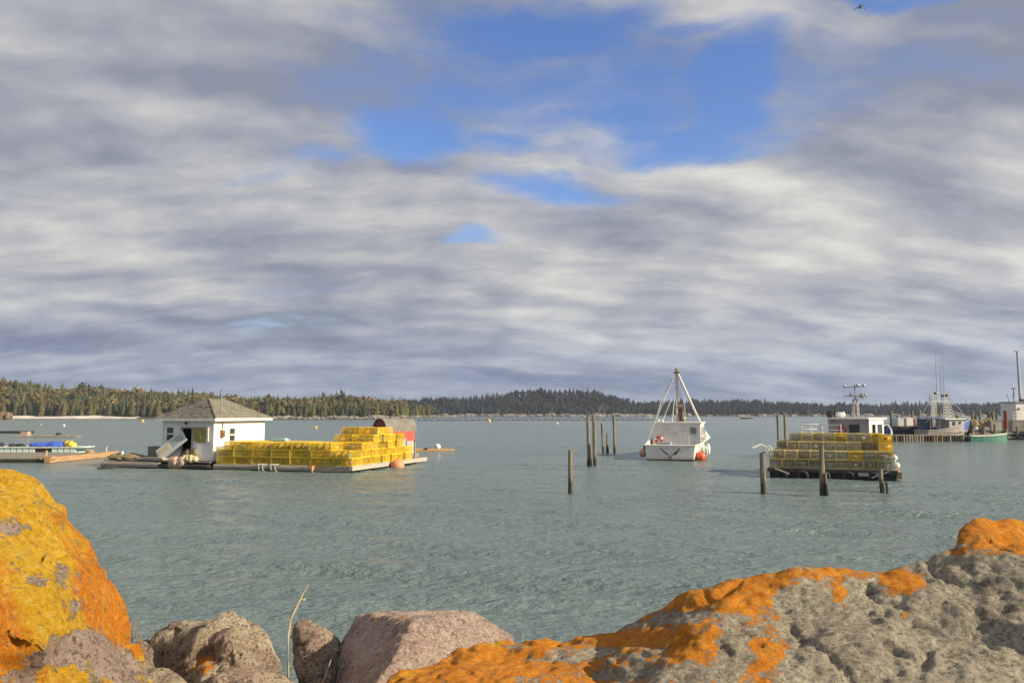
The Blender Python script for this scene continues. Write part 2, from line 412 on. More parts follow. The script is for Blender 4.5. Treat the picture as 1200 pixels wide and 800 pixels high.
# rock with crustose lichen; 'lichen' and 'yellow' are per-vertex growth, sharpened here by fine noise
def rock_mat(name, stops, speck, lichen_gain=1.0, seam=(0.10, 0.085, 0.08), rough_scale=1.0):
    m, n, b = mat_base(name)
    tcn = n.new('ShaderNodeTexCoord')
    o = tcn.outputs['Object']
    big = n.noise(o, 5.0 * rough_scale, 8, 0.68)
    col = n.ramp(big, stops)
    sp1 = n.noise(o, 75, 5, 0.75)
    col = n.mix(n.smooth(sp1, 0.50, 0.59, 0, 0.85), col, speck[0])
    sp2 = n.noise(n.vmath('ADD', o, (5, 2, 1)).outputs[0], 60, 4, 0.7)
    col = n.mix(n.smooth(sp2, 0.53, 0.62, 0, 0.8), col, speck[1])
    sm = n.smooth(n.noise(n.vmath('ADD', o, (1, 7, 3)).outputs[0], 9, 7, 0.7), 0.57, 0.66)
    col = n.mix(n.math('MULTIPLY', sm, 0.6), col, seam)
    rdg = n.math('ABSOLUTE', n.math('SUBTRACT', n.noise(n.vmath('MULTIPLY', o, (1.0, 1.0, 1.7)).outputs[0], 13, 6, 0.6), 0.5))
    where = n.smooth(n.noise(n.vmath('ADD', o, (7, 3, 8)).outputs[0], 3.0, 3, 0.5), 0.52, 0.66)
    col = n.mix(n.math('MULTIPLY', n.smooth(rdg, 0.010, 0.0, 0.0, 0.6), where), col, seam)
    tonal = n.noise(n.vmath('ADD', o, (2, 2, 6)).outputs[0], 2.2, 4, 0.55)
    col = n.mix(1.0, col, n.ramp(tonal, [(0.3, (0.80, 0.77, 0.75)), (0.7, (1.15, 1.15, 1.12))]), 'MULTIPLY')
    at = n.new('ShaderNodeAttribute', attribute_name='lichen')
    ay = n.new('ShaderNodeAttribute', attribute_name='yellow')
    fine = n.noise(o, 30, 10, 0.76)
    mid = n.noise(n.vmath('ADD', o, (3, 3, 9)).outputs[0], 7.5, 5, 0.6)
    lm = n.math('ADD', at.outputs['Fac'], n.math('ADD', n.math('MULTIPLY', n.math('SUBTRACT', fine, 0.5), 2.5), n.math('MULTIPLY', n.math('SUBTRACT', mid, 0.5), 1.4)))
    lmask = n.smooth(lm, 0.45, 0.53)
    rim = n.math('MULTIPLY', n.smooth(lm, 0.33, 0.46), 0.6)
    lump = n.noise(n.vmath('ADD', o, (8, 1, 4)).outputs[0], 42, 9, 0.78)
    ytone = n.math('ADD', ay.outputs['Fac'], n.math('MULTIPLY', n.math('SUBTRACT', n.noise(n.vmath('ADD', o, (2, 9, 5)).outputs[0], 6.5, 6, 0.65), 0.5), 1.9))
    oran = n.ramp(lump, [(0.28, (0.36, 0.11, 0.012)), (0.40, (0.72, 0.23, 0.012)), (0.52, (0.90, 0.32, 0.02)), (0.68, (0.96, 0.54, 0.12))])
    yell = n.ramp(lump, [(0.28, (0.36, 0.20, 0.015)), (0.40, (0.78, 0.42, 0.016)), (0.52, (0.95, 0.57, 0.03)), (0.68, (0.98, 0.76, 0.22))])
    lcol = n.mix(n.smooth(ytone, 0.35, 0.75), oran, yell)
    lcol = n.mix(n.smooth(n.noise(n.vmath('ADD', o, (4, 4, 4)).outputs[0], 14, 8, 0.7), 0.56, 0.68, 0, 0.45), lcol, (0.44, 0.30, 0.03))
    lcol = n.mix(n.smooth(n.noise(n.vmath('ADD', o, (6, 1, 2)).outputs[0], 48, 6, 0.7), 0.56, 0.64, 0, 0.7), lcol, (0.27, 0.20, 0.13))
    age = n.noise(n.vmath('ADD', o, (9, 5, 1)).outputs[0], 9, 7, 0.7)
    lcol = n.mix(n.smooth(age, 0.36, 0.46, 0.5, 0.0), lcol, (0.50, 0.24, 0.03))
    lcol = n.mix(n.smooth(age, 0.58, 0.70, 0.0, 0.55), lcol, (0.92, 0.62, 0.10))
    col = n.mix(rim, col, (0.40, 0.39, 0.34))
    col = n.mix(lmask, col, lcol)
    n.put(b.inputs['Base Color'], col)
    b.inputs['Roughness'].default_value = 0.9
    b.inputs['Specular IOR Level'].default_value = 0.25
    rh = n.math('ADD', n.math('ADD', n.math('MULTIPLY', n.noise(o, 30, 10, 0.76), 1.0), n.math('MULTIPLY', n.math('MULTIPLY', n.smooth(rdg, 0.0, 0.02), where), 0.3)), n.math('MULTIPLY', sp1, 0.35))
    lh = n.math('ADD', n.math('MULTIPLY', lump, 1.1), 0.05)
    hgt = n.math('ADD', n.math('MULTIPLY', rh, n.math('SUBTRACT', 1.0, n.math('MULTIPLY', lmask, 0.5))), n.math('MULTIPLY', lh, lmask))
    bn = n.new('ShaderNodeBump'); bn.inputs['Distance'].default_value = 0.042; bn.inputs['Strength'].default_value = 1.0
    n.put(bn.inputs['Height'], hgt); n.t.links.new(bn.outputs[0], b.inputs['Normal'])
    return m


GREY = [(0.30, (0.25, 0.21, 0.17)), (0.42, (0.44, 0.40, 0.32)), (0.56, (0.54, 0.495, 0.39)), (0.72, (0.63, 0.585, 0.47))]
MAUVE = [(0.30, (0.28, 0.19, 0.17)), (0.5, (0.48, 0.37, 0.31)), (0.7, (0.60, 0.50, 0.42))]
PINK = [(0.30, (0.36, 0.25, 0.22)), (0.5, (0.56, 0.43, 0.37)), (0.7, (0.66, 0.55, 0.47))]
BROWN = [(0.30, (0.16, 0.105, 0.09)), (0.42, (0.36, 0.26, 0.21)), (0.53, (0.55, 0.46, 0.34)), (0.70, (0.66, 0.60, 0.46))]
rock_mat('rock_grey', GREY, ((0.20, 0.165, 0.14), (0.68, 0.63, 0.52)))
rock_mat('rock_mauve', MAUVE, ((0.12, 0.08, 0.08), (0.55, 0.46, 0.42)))
rock_mat('rock_pink', PINK, ((0.26, 0.165, 0.15), (0.70, 0.62, 0.56)), rough_scale=0.6)
rock_mat('rock_brown', BROWN, ((0.09, 0.06, 0.055), (0.56, 0.48, 0.40)))


# ------------------------------------------------------------------ mesh helpers
class MB:
    """collects shapes; build() links them as one mesh object"""
    def __init__(s): s.v = []; s.f = []; s.m = []; s.uv = {}
    def add(s, verts, faces, mi=0):
        o = len(s.v)
        s.v += [tuple(p) for p in verts]
        s.f += [tuple(i + o for i in f) for f in faces]
        s.m += [mi] * len(faces)
        return s
    def box(s, c, size, rz=0.0, mi=0, M=None):
        hx, hy, hz = size[0] / 2, size[1] / 2, size[2] / 2
        vs = [Vector((x, y, z)) for x in (-hx, hx) for y in (-hy, hy) for z in (-hz, hz)]
        if M is None: M = Matrix.Rotation(rz, 3, 'Z')
        vs = [M @ q + Vector(c) for q in vs]
        return s.add(vs, [(0, 1, 3, 2), (4, 6, 7, 5), (0, 4, 5, 1), (2, 3, 7, 6), (0, 2, 6, 4), (1, 5, 7, 3)], mi)
    def box2(s, a, b, mi=0):
        return s.box([(a[i] + b[i]) / 2 for i in range(3)], [abs(b[i] - a[i]) for i in range(3)], 0, mi)
    def tube(s, pts, r, n=8, mi=0, cap=True):
        pts = [Vector(p) for p in pts]
        rs = r if isinstance(r, (list, tuple)) else [r] * len(pts)
        vs = []; fs = []
        up = Vector((0, 0, 1))
        for i, p in enumerate(pts):
            t = (pts[min(i + 1, len(pts) - 1)] - pts[max(i - 1, 0)]).normalized()
            a = t.cross(up)
            if a.length < 1e-3: a = t.cross(Vector((1, 0, 0)))
            a.normalize(); b_ = t.cross(a)
            for k in range(n):
                th = 2 * math.pi * (k + 0.5) / n
                vs.append(p + (a * math.cos(th) + b_ * math.sin(th)) * rs[i])
        for i in range(len(pts) - 1):
            for k in range(n):
                k2 = (k + 1) % n
                fs.append((i * n + k, i * n + k2, (i + 1) * n + k2, (i + 1) * n + k))
        if cap:
            fs.append(tuple(range(n - 1, -1, -1)))
            fs.append(tuple((len(pts) - 1) * n + k for k in range(n)))
        return s.add(vs, fs, mi)
    def ball(s, c, r, seg=12, rings=8, mi=0, jitter=0, rnd=None):
        rr = r if isinstance(r, (list, tuple)) else (r, r, r)
        vs = [(c[0], c[1], c[2] + rr[2])]
        for i in range(1, rings):
            ph = math.pi * i / rings
            for k in range(seg):
                th = 2 * math.pi * k / seg
                q = 1 + (rnd.uniform(-jitter, jitter) if jitter else 0)
                vs.append((c[0] + rr[0] * q * math.sin(ph) * math.cos(th), c[1] + rr[1] * q * math.sin(ph) * math.sin(th), c[2] + rr[2] * q * math.cos(ph)))
        vs.append((c[0], c[1], c[2] - rr[2]))
        fs = [(0, 1 + k, 1 + (k + 1) % seg) for k in range(seg)]
        for i in range(rings - 2):
            for k in range(seg):
                a = 1 + i * seg + k; b_ = 1 + i * seg + (k + 1) % seg
                fs.append((a, a + seg, b_ + seg, b_))
        L = len(vs) - 1; o = 1 + (rings - 2) * seg
        fs += [(L, o + (k + 1) % seg, o + k) for k in range(seg)]
        return s.add(vs, fs, mi)
    def torus(s, c, R_, r, axis='Z', n=16, k=6, mi=0):
        vs = []; fs = []
        for i in range(n):
            a = 2 * math.pi * i / n
            for j in range(k):
                b_ = 2 * math.pi * j / k
                x = (R_ + r * math.cos(b_)) * math.cos(a); y = (R_ + r * math.cos(b_)) * math.sin(a); z = r * math.sin(b_)
                q = (x, y, z) if axis == 'Z' else ((x, z, y) if axis == 'Y' else (z, x, y))
                vs.append((c[0] + q[0], c[1] + q[1], c[2] + q[2]))
        for i in range(n):
            for j in range(k):
                fs.append((i * k + j, ((i + 1) % n) * k + j, ((i + 1) % n) * k + (j + 1) % k, i * k + (j + 1) % k))
        return s.add(vs, fs, mi)
    def prism(s, poly, off, mi=0):
        """closed polygon extruded by a vector"""
        k = len(poly); off = Vector(off)
        vs = [Vector(p) for p in poly] + [Vector(p) + off for p in poly]
        fs = [tuple(range(k)), tuple(range(2 * k - 1, k - 1, -1))]
        fs += [(i, i + k, (i + 1) % k + k, (i + 1) % k) for i in range(k)]
        return s.add(vs, fs, mi)
    def loft(s, secs, mi=0, cap0=False, cap1=False, closed=False):
        k = len(secs[0]); vs = [p for q in secs for p in q]; fs = []
        for i in range(len(secs) - 1):
            for j in range(k if closed else k - 1):
                j2 = (j + 1) % k
                fs.append((i * k + j, i * k + j2, (i + 1) * k + j2, (i + 1) * k + j))
        if cap0: fs.append(tuple(range(k - 1, -1, -1)))
        if cap1: fs.append(tuple((len(secs) - 1) * k + j for j in range(k)))
        return s.add(vs, fs, mi)
    def mesh(s, name, mats):
        me = bpy.data.meshes.new(name)
        me.from_pydata(s.v, [], s.f)
        for mm in (mats if isinstance(mats, (list, tuple)) else [mats]):
            me.materials.append(MATS[mm])
        if any(s.m): me.polygons.foreach_set('material_index', s.m)
        bm = bmesh.new(); bm.from_mesh(me); bmesh.ops.recalc_face_normals(bm, faces=bm.faces); bm.to_mesh(me); bm.free()
        me.update()
        return me
    def build(s, name, mats, parent=None, smooth=False, loc=None, rz=0):
        me = s.mesh(name, mats)
        if smooth:
            me.polygons.foreach_set('use_smooth', [True] * len(me.polygons))
        o = bpy.data.objects.new(name, me)
        C.objects.link(o)
        if parent is not None: o.parent = parent
        if loc is not None: o.location = loc
        o.rotation_euler[2] = rz
        return o


def tag(o, label, cat, group=None):
    o['label'] = label; o['category'] = cat
    if group: o['group'] = group
    return o


def thing(name, label, cat, loc=(0, 0, 0), rz=0.0, group=None):
    o = bpy.data.objects.new(name, None)
    C.objects.link(o)
    o.empty_display_size = 0.3
    o.location = loc; o.rotation_euler = (0, 0, rz)
    return tag(o, label, cat, group)


def part(name, me, parent, loc=(0, 0, 0), rot=(0, 0, 0)):
    o = bpy.data.objects.new(name, me)
    C.objects.link(o); o.parent = parent; o.location = loc; o.rotation_euler = rot
    return o


def copy_tree(src, loc, rz, label=None, group=None):
    r = src.copy(); C.objects.link(r); r.location = loc; r.rotation_euler = (0, 0, rz)
    if label: r['label'] = label
    if group: r['group'] = group
    for ch in list(src.children):
        c = ch.copy(); C.objects.link(c); c.parent = r
        for g in list(ch.children):
            d = g.copy(); C.objects.link(d); d.parent = c
    return r


def np_mesh(name, V, F, mat, smooth=False):
    """triangles or quads given as arrays"""
    me = bpy.data.meshes.new(name)
    V = np.asarray(V, dtype=np.float32); F = np.asarray(F, dtype=np.int32)
    k = F.shape[1]
    me.vertices.add(len(V)); me.vertices.foreach_set('co', V.ravel())
    me.loops.add(F.size); me.loops.foreach_set('vertex_index', F.ravel())
    me.polygons.add(len(F)); me.polygons.foreach_set('loop_start', np.arange(0, F.size, k, dtype=np.int32))
    me.update(calc_edges=True)
    me.validate()
    if smooth: me.polygons.foreach_set('use_smooth', [True] * len(me.polygons))
    me.materials.append(MATS[mat])
    return me


def link(name, me, loc=(0, 0, 0)):
    o = bpy.data.objects.new(name, me); C.objects.link(o); o.location = loc
    return o


def structure(o):
    o['kind'] = 'structure'; return o


# ------------------------------------------------------------------ water: one sheet, real ripples where the camera is near
def graded(lo, hi, step, outs):
    mid = list(np.arange(lo, hi + 1e-6, step))
    left, right = [], []
    x = lo; s_ = step
    while x > outs[0]:
        s_ *= 1.35; x -= s_; left.append(x)
    x = hi; s_ = step
    while x < outs[1]:
        s_ *= 1.35; x += s_; right.append(x)
    return np.array(left[::-1] + mid + right)


xs = graded(-26, 26, 0.14, (-6000, 6000))
ys = graded(7.0, 62, 0.14, (-40, 7000))
X, Y = np.meshgrid(xs, ys)
rs = np.random.RandomState(5)
Z = np.zeros_like(X)
for i in range(46):
    wl = 0.45 * (1.075 ** i) if i < 34 else rs.uniform(2, 7)
    th = R(80) + rs.normal(0, 0.28)
    k = 2 * math.pi / wl
    amp = 0.0075 * wl ** 0.7 if wl < 3.5 else 0.007
    Z += amp * np.sin(k * (X * math.cos(th) + Y * math.sin(th)) + rs.uniform(0, 6.28))
gust = 0.75 + 0.35 * np.sin(X * 0.11 + 1.3 + 0.6 * np.sin(Y * 0.09)) * np.sin(Y * 0.13 + 0.4 * np.sin(X * 0.2))
fade = np.clip((26 - np.abs(X)) / 6, 0, 1) * np.clip((62 - Y) / 22, 0, 1) * np.clip((Y - 7) / 1.5, 0, 1)
Z = Z * gust * fade
ny, nx = X.shape
idx = np.arange(nx * ny).reshape(ny, nx)
F = np.stack([idx[:-1, :-1], idx[:-1, 1:], idx[1:, 1:], idx[1:, :-1]], -1).reshape(-1, 4)
water = structure(link('water', np_mesh('water', np.stack([X, Y, Z], -1).reshape(-1, 3), F, 'sea_water', True)))

# ------------------------------------------------------------------ near shore (riprap slope the photographer stands on)
xs = np.linspace(-9, 9, 121); ys = np.linspace(-4, 9.5, 91)
X, Y = np.meshgrid(xs, ys)
base = np.interp(Y, [-4, 1.0, 2.5, 4.0, 9.5], [1.75, 1.75, 1.72, 1.25, -0.9])
Z = np.array([[base[j, i] + 0.22 * mn.noise(Vector((X[j, i] * 1.6, Y[j, i] * 1.6, 0))) + 0.08 * mn.noise(Vector((X[j, i] * 5, Y[j, i] * 5, 3))) for i in range(X.shape[1])] for j in range(X.shape[0])])
ny, nx = X.shape
idx = np.arange(nx * ny).reshape(ny, nx)
F = np.stack([idx[:-1, :-1], idx[:-1, 1:], idx[1:, 1:], idx[1:, :-1]], -1).reshape(-1, 4)
shore = structure(link('shore', np_mesh('shore', np.stack([X, Y, Z], -1).reshape(-1, 3), F, 'rock_brown')))


# ------------------------------------------------------------------ foreground boulders
def vpix(co):
    """photograph pixel of a point (used once, to lay out where lichen grows)"""
    q = np.asarray(co) - np.array([0, 0, CAM_H])
    d = q[:, 1] * math.cos(PITCH) + q[:, 2] * math.sin(PITCH)
    u = -q[:, 1] * math.sin(PITCH) + q[:, 2] * math.cos(PITCH)
    return 600 + FPX * q[:, 0] / d, 400 - FPX * u / d


def nvec(p):
    return Vector((mn.noise(p + Vector((17.3, 4.1, 8.8))), mn.noise(p + Vector((3.9, 27.7, 1.2))), mn.noise(p + Vector((9.4, 6.6, 31.5)))))


def cell_vec(c_, k):
    return nvec(c_ * 1.37 + Vector((k * 3.3, k * 1.1, k * 7.7))) * 1.6


def boulder(name, hulls, mat, label, voxel=0.011, seed=0, amp=0.03, facet=0.05, grow=None, smooth_it=4, crack=0.012):
    bm = bmesh.new()
    for h in hulls:
        b2 = bmesh.new()
        for q in h: b2.verts.new(q)
        r = bmesh.ops.convex_hull(b2, input=b2.verts)
        bmesh.ops.delete(b2, geom=[e for e in r['geom_interior'] if isinstance(e, bmesh.types.BMVert)], context='VERTS')
        bmesh.ops.recalc_face_normals(b2, faces=b2.faces)
        me = bpy.data.meshes.new('tmp'); b2.to_mesh(me); b2.free()
        bm.from_mesh(me); bpy.data.meshes.remove(me)
    me = bpy.data.meshes.new('tmp'); bm.to_mesh(me); bm.free()
    ob = bpy.data.objects.new('tmp', me); C.objects.link(ob)
    md = ob.modifiers.new('r', 'REMESH'); md.mode = 'VOXEL'; md.voxel_size = voxel
    ms = ob.modifiers.new('s', 'SMOOTH'); ms.iterations = smooth_it; ms.factor = 0.5
    dg = bpy.context.evaluated_depsgraph_get()
    me2 = bpy.data.meshes.new_from_object(ob.evaluated_get(dg))
    bpy.data.objects.remove(ob); bpy.data.meshes.remove(me)
    nv = len(me2.vertices)
    co = np.zeros(nv * 3, dtype=np.float32); me2.vertices.foreach_get('co', co); co = co.reshape(-1, 3)
    no = np.zeros(nv * 3, dtype=np.float32); me2.vertices.foreach_get('normal', no); no = no.reshape(-1, 3)
    disp = np.zeros(nv)
    sv = Vector((seed * 3.1, seed * 1.7, seed * 0.9))
    for i in range(nv):
        p = Vector(co[i].tolist()) + sv
        q = p + 0.05 * nvec(p * 7)
        a = mn.fractal(p * 2.6, 1.0, 2.0, 3) * amp
        d1, c1 = mn.voronoi(q * 3.6)
        k1 = cell_vec(c1[0], 1.0)
        e1 = min(1.0, (d1[1] - d1[0]) * 6)
        pl = (k1.dot(q * 3.6 - c1[0]) * 0.75 + 0.25 * k1.z) * e1 - 0.12 * (1 - e1)
        d2, c2 = mn.voronoi(q * 10.5)
        k2 = cell_vec(c2[0], 4.0)
        e2 = min(1.0, (d2[1] - d2[0]) * 5)
        pl2 = (k2.dot(q * 10.5 - c2[0]) + 0.3 * k2.z) * e2 - 0.15 * (1 - e2)
        f2 = mn.fractal(p * 24, 0.7, 2.1, 3) * 0.006
        rut = abs(mn.noise(q * 5.0)) + 0.5 * abs(mn.noise(q * 11.0))
        disp[i] = a + facet * pl + facet * 0.2 * pl2 + f2 - crack * max(0.0, 1 - rut * 7)
    co = co + no * disp[:, None]
    origin = co.mean(0); origin[2] = co[:, 2].min()
    lich = np.zeros(nv, dtype=np.float32); yel = np.zeros(nv, dtype=np.float32)
    if grow:
        px, py = vpix(co)
        lich, yel = grow(px, py, no, co)
        lich = lich.astype(np.float32); yel = yel.astype(np.float32)
    me2.vertices.foreach_set('co', (co - origin).astype(np.float32).ravel())
    for nm, arr in (('lichen', lich), ('yellow', yel)):
        at = me2.attributes.new(nm, 'FLOAT', 'POINT'); at.data.foreach_set('value', arr)
    me2.materials.clear(); me2.materials.append(MATS[mat])
    me2.polygons.foreach_set('use_smooth', [True] * len(me2.polygons))
    me2.name = name; me2.update()
    o = link(name, me2, tuple(origin.tolist()))
    return tag(o, label, 'boulder', None)


def blobs(px, py, lst, base):
    out_ = np.full(px.shape, float(base))
    for (x, y, rx, ry, s_) in lst:
        d = ((px - x) / rx) ** 2 + ((py - y) / ry) ** 2
        out_ += s_ * np.exp(-d)
    return out_


def pts(lst): return [P(*q) for q in lst]


# left boulder, smothered in yellow and orange lichen
def grow_left(px, py, no, co):
    l = blobs(px, py, [(70, 760, 22, 18, -0.3), (12, 620, 14, 9, -0.9), (62, 612, 20, 8, -0.5), (70, 672, 10, 16, -0.55), (92, 672, 14, 18, -0.3), (40, 680, 14, 10, -0.5),
                       (98, 756, 34, 20, -0.75), (140, 782, 40, 26, -0.95), (60, 770, 18, 10, -0.5), (20, 795, 26, 14, -0.6), (5, 715, 8, 14, -0.5), (88, 708, 20, 8, -0.5),
                       (150, 730, 24, 30, 0.6), (50, 590, 18, 8, -0.3), (22, 664, 10, 8, -0.3), (75, 585, 14, 12, -0.2)], 0.88)
    y = blobs(px, py, [(120, 690, 34, 50, -0.9), (150, 745, 24, 30, -0.8), (15, 740, 30, 50, -0.6), (60, 740, 50, 40, 0.35), (30, 575, 50, 14, 0.25), (50, 690, 40, 40, 0.2), (100, 620, 30, 30, -0.3)], 0.72)
    return l, y


boulder('boulder', [
    pts([(-90, 566, 2.5), (0, 559, 2.55), (32, 559, 2.55), (58, 570, 2.6), (76, 592, 2.62), (80, 622, 2.6), (-60, 700, 1.75), (60, 760, 1.8), (-60, 560, 3.3), (60, 640, 3.3), (60, 900, 2.2), (-60, 950, 1.9), (-160, 640, 2.2)]),
    pts([(74, 612, 2.62), (100, 650, 2.6), (122, 683, 2.55), (146, 724, 2.5), (172, 772, 2.45), (186, 815, 2.42), (196, 900, 2.4), (60, 640, 2.2), (100, 800, 1.95), (20, 860, 1.75), (-60, 900, 1.6), (-60, 680, 2.0), (40, 700, 3.3), (120, 790, 3.1), (150, 900, 3.0), (-60, 1000, 3.0)]),
], 'rock_mauve', 'large boulder smothered in golden yellow and orange lichen', seed=1, amp=0.05, facet=0.05, grow=grow_left, crack=0.02)


# right boulder, grey stone with orange lichen along its crest
def grow_right(px, py, no, co):
    t = np.clip((px - 840) / 120, 0, 1); t = t * t * (3 - 2 * t)
    l = (0.70 - 0.80 * t) + blobs(px, py, [
        (540, 775, 110, 26, 0.25), (630, 750, 60, 10, 0.25), (880, 690, 46, 22, 0.55), (930, 672, 50, 14, 0.5), (905, 768, 24, 28, 0.75),
        (985, 668, 44, 11, 0.85), (1055, 682, 31, 18, 1.25), (985, 697, 13, 17, 0.85), (1005, 700, 5, 6, 0.5), (1062, 720, 6, 7, 0.85), (1150, 622, 56, 20, 1.3), (1200, 626, 40, 22, 1.0), (1105, 648, 26, 7, 0.5),
        (790, 788, 46, 14, -0.75), (858, 772, 15, 32, -1.0), (650, 772, 70, 6, -0.45), (700, 762, 50, 6, -0.5), (800, 722, 44, 7, -0.7), (925, 703, 11, 11, -0.9), (945, 735, 24, 8, -0.5), (1120, 660, 50, 6, -0.4),
        (605, 757, 14, 5, -0.6), (745, 732, 34, 6, -0.55), (715, 790, 20, 9, -0.5), (630, 795, 22, 8, -0.4), (890, 740, 14, 8, -0.3)], 0.0)
    y = blobs(px, py, [(640, 748, 50, 10, 0.4), (560, 762, 60, 12, 0.35), (880, 690, 30, 15, 0.15), (480, 785, 40, 20, 0.2)], 0.12)
    return l, y


boulder('boulder', [
    # low lichen-covered ledge on the left
    pts([(425, 812, 2.25), (470, 778, 2.4), (520, 763, 2.5), (575, 751, 2.6), (622, 748, 2.65), (690, 754, 2.62), (740, 742, 2.6), (800, 830, 1.9), (560, 880, 1.95), (440, 880, 2.05), (700, 960, 1.8), (620, 820, 3.2), (520, 850, 3.1), (740, 800, 3.2)]),
    # main mass
    pts([(690, 756, 2.55), (762, 728, 2.5), (800, 715, 2.5), (842, 692, 2.48), (885, 673, 2.46), (930, 662, 2.44), (965, 659, 2.42), (1005, 668, 2.38), (1090, 668, 2.36), (1110, 700, 2.2), (1210, 735, 2.12), (1260, 800, 1.95),
         (720, 830, 1.98), (900, 815, 1.98), (1100, 840, 1.9), (800, 960, 1.7), (1100, 1000, 1.6), (960, 700, 3.2), (1120, 690, 3.1), (800, 780, 3.1)]),
    # right shoulder
    pts([(1030, 668, 2.38), (1075, 657, 2.38), (1105, 641, 2.38), (1150, 632, 2.36), (1230, 630, 2.3), (1500, 660, 2.2), (1030, 740, 2.12), (1200, 720, 2.05), (1050, 860, 1.9), (1480, 800, 1.85), (1460, 900, 1.75), (1080, 980, 1.6), (1300, 1000, 1.6),
         (1100, 680, 3.1), (1480, 700, 3.0)]),
    # knob on the crest
    pts([(1116, 642, 2.42), (1122, 620, 2.44), (1140, 611, 2.46), (1180, 609, 2.46), (1215, 615, 2.46), (1290, 622, 2.42), (1290, 670, 2.3), (1190, 652, 2.25), (1125, 650, 2.3), (1150, 640, 2.85), (1280, 645, 2.85)]),
], 'rock_grey', 'long pale grey boulder with orange lichen along its crest', seed=4, amp=0.024, facet=0.03, grow=grow_right, crack=0.014, voxel=0.009)


def grow_none(px, py, no, co):
    return blobs(px, py, [(240, 778, 16, 18, 0.62), (232, 745, 8, 16, 0.3)], -0.05), blobs(px, py, [], 0.1)


boulder('boulder', [pts([(183, 770, 3.35), (190, 748, 3.4), (212, 734, 3.4), (245, 728, 3.4), (285, 732, 3.35), (298, 745, 3.3), (322, 768, 3.25), (346, 800, 3.2), (350, 850, 3.2), (190, 860, 3.0), (260, 800, 2.85), (330, 860, 2.9), (200, 800, 3.1), (230, 780, 4.0), (320, 830, 3.9), (200, 860, 3.9)]),
                    pts([(262, 740, 3.05), (285, 752, 3.0), (310, 775, 3.0), (280, 800, 2.85), (320, 850, 2.9), (250, 850, 2.85), (250, 770, 3.0), (290, 790, 3.6)])],
        'rock_brown', 'rounded pink-brown boulder with a dark hollow beside the yellow boulder', voxel=0.012, seed=7, amp=0.05, facet=0.075, grow=grow_none, crack=0.03)
boulder('boulder', [pts([(340, 745, 3.7), (345, 729, 3.7), (362, 725, 3.7), (378, 733, 3.7), (383, 742, 3.65), (396, 748, 3.7), (402, 770, 3.6), (400, 850, 3.5), (345, 770, 3.6), (362, 800, 3.45), (366, 850, 3.4), (385, 800, 3.4), (360, 760, 4.1), (395, 790, 4.1), (380, 850, 4.1)])],
        'rock_brown', 'small upright grey-brown stone wedged between two larger boulders', voxel=0.010, seed=9, amp=0.04, facet=0.06, grow=lambda px, py, no, co: (np.full(px.shape, -0.6), np.zeros(px.shape)), crack=0.02)


def grow_pink(px, py, no, co):
    return blobs(px, py, [(440, 723, 20, 4, 0.6), (478, 722, 14, 3, 0.55), (542, 735, 8, 5, 0.35), (512, 768, 8, 4, 0.3)], -0.08), blobs(px, py, [], 0.35)


boulder('boulder', [pts([(402, 748, 3.75), (420, 719, 3.95), (448, 717, 3.95), (484, 727, 3.12), (545, 713, 3.7), (556, 716, 3.7), (598, 746, 3.7), (512, 772, 2.98), (436, 806, 2.72), (425, 880, 2.65), (380, 812, 3.65), (375, 880, 3.55), (520, 850, 3.0), (620, 830, 3.4),
                         (430, 760, 4.3), (560, 760, 4.3), (600, 820, 4.2), (420, 850, 4.2)])],
        'rock_pink', 'angular boulder with a dark maroon side and a sunlit pink face', voxel=0.012, seed=12, amp=0.02, facet=0.022, grow=grow_pink, smooth_it=2, crack=0.012)
boulder('boulder', [pts([(150, 770, 3.3), (160, 745, 3.4), (175, 742, 3.45), (186, 756, 3.45), (200, 790, 3.3), (210, 850, 3.2), (150, 850, 3.1), (170, 790, 3.0), (180, 800, 3.8), (160, 790, 3.8)])],
        'rock_brown', 'small shaded brown stone tucked behind the yellow boulder', voxel=0.012, seed=15, amp=0.03, facet=0.03, grow=lambda px, py, no, co: (np.full(px.shape, -0.6), np.zeros(px.shape)))
boulder('boulder', [pts([(150, 800, 2.85), (180, 782, 3.0), (205, 790, 2.9), (230, 800, 2.8), (240, 860, 2.7), (150, 880, 2.6), (200, 830, 2.6), (200, 820, 3.3)])],
        'rock_brown', 'low brown stone filling the gap below the rounded boulder', voxel=0.014, seed=18, amp=0.03, facet=0.03, grow=lambda px, py, no, co: (np.full(px.shape, -0.6), np.zeros(px.shape)))

# dry stalks between the boulders
mb = MB()
mb.tube([P(338, 815, 3.3), P(337.5, 780, 3.3), P(338, 745, 3.3), P(341, 725, 3.31), P(347, 712, 3.33), P(352, 702, 3.35), P(356, 694, 3.36), P(362, 684, 3.37)], [0.0042, 0.004, 0.0036, 0.0033, 0.003, 0.0028, 0.0016, 0.0006], 6)
mb.tube([P(353, 701, 3.35), P(356, 703, 3.36), P(358, 701, 3.37)], 0.0025, 5)
mb.tube([P(374, 812, 3.15), P(382, 790, 3.16), P(388, 772, 3.18)], [0.004, 0.003, 0.001], 5)
tag(mb.build('grass_stalk', 'dry_grass', smooth=True), 'tall dry straw-coloured stalk rising beside the small upright stone', 'grass')
mb = MB()
rnd = random.Random(3)
for k in range(9):
    x0 = rnd.uniform(150, 176); y0 = rnd.uniform(760, 785)
    x1 = x0 - rnd.uniform(-8, 26); y1 = y0 - rnd.uniform(25, 70)
    mid = P((x0 + x1) / 2 + rnd.uniform(-6, 6), (y0 + y1) / 2, 2.75)
    mb.tube([P(x0, y0, 2.75), mid, P(x1, y1, 2.75 + rnd.uniform(-.1, .1))], [0.0022, 0.0016, 0.0006], 5)
tag(mb.build('dead_twigs', 'twig_brown', smooth=True), 'tangle of dry brown twigs growing behind the yellow boulder', 'twigs')


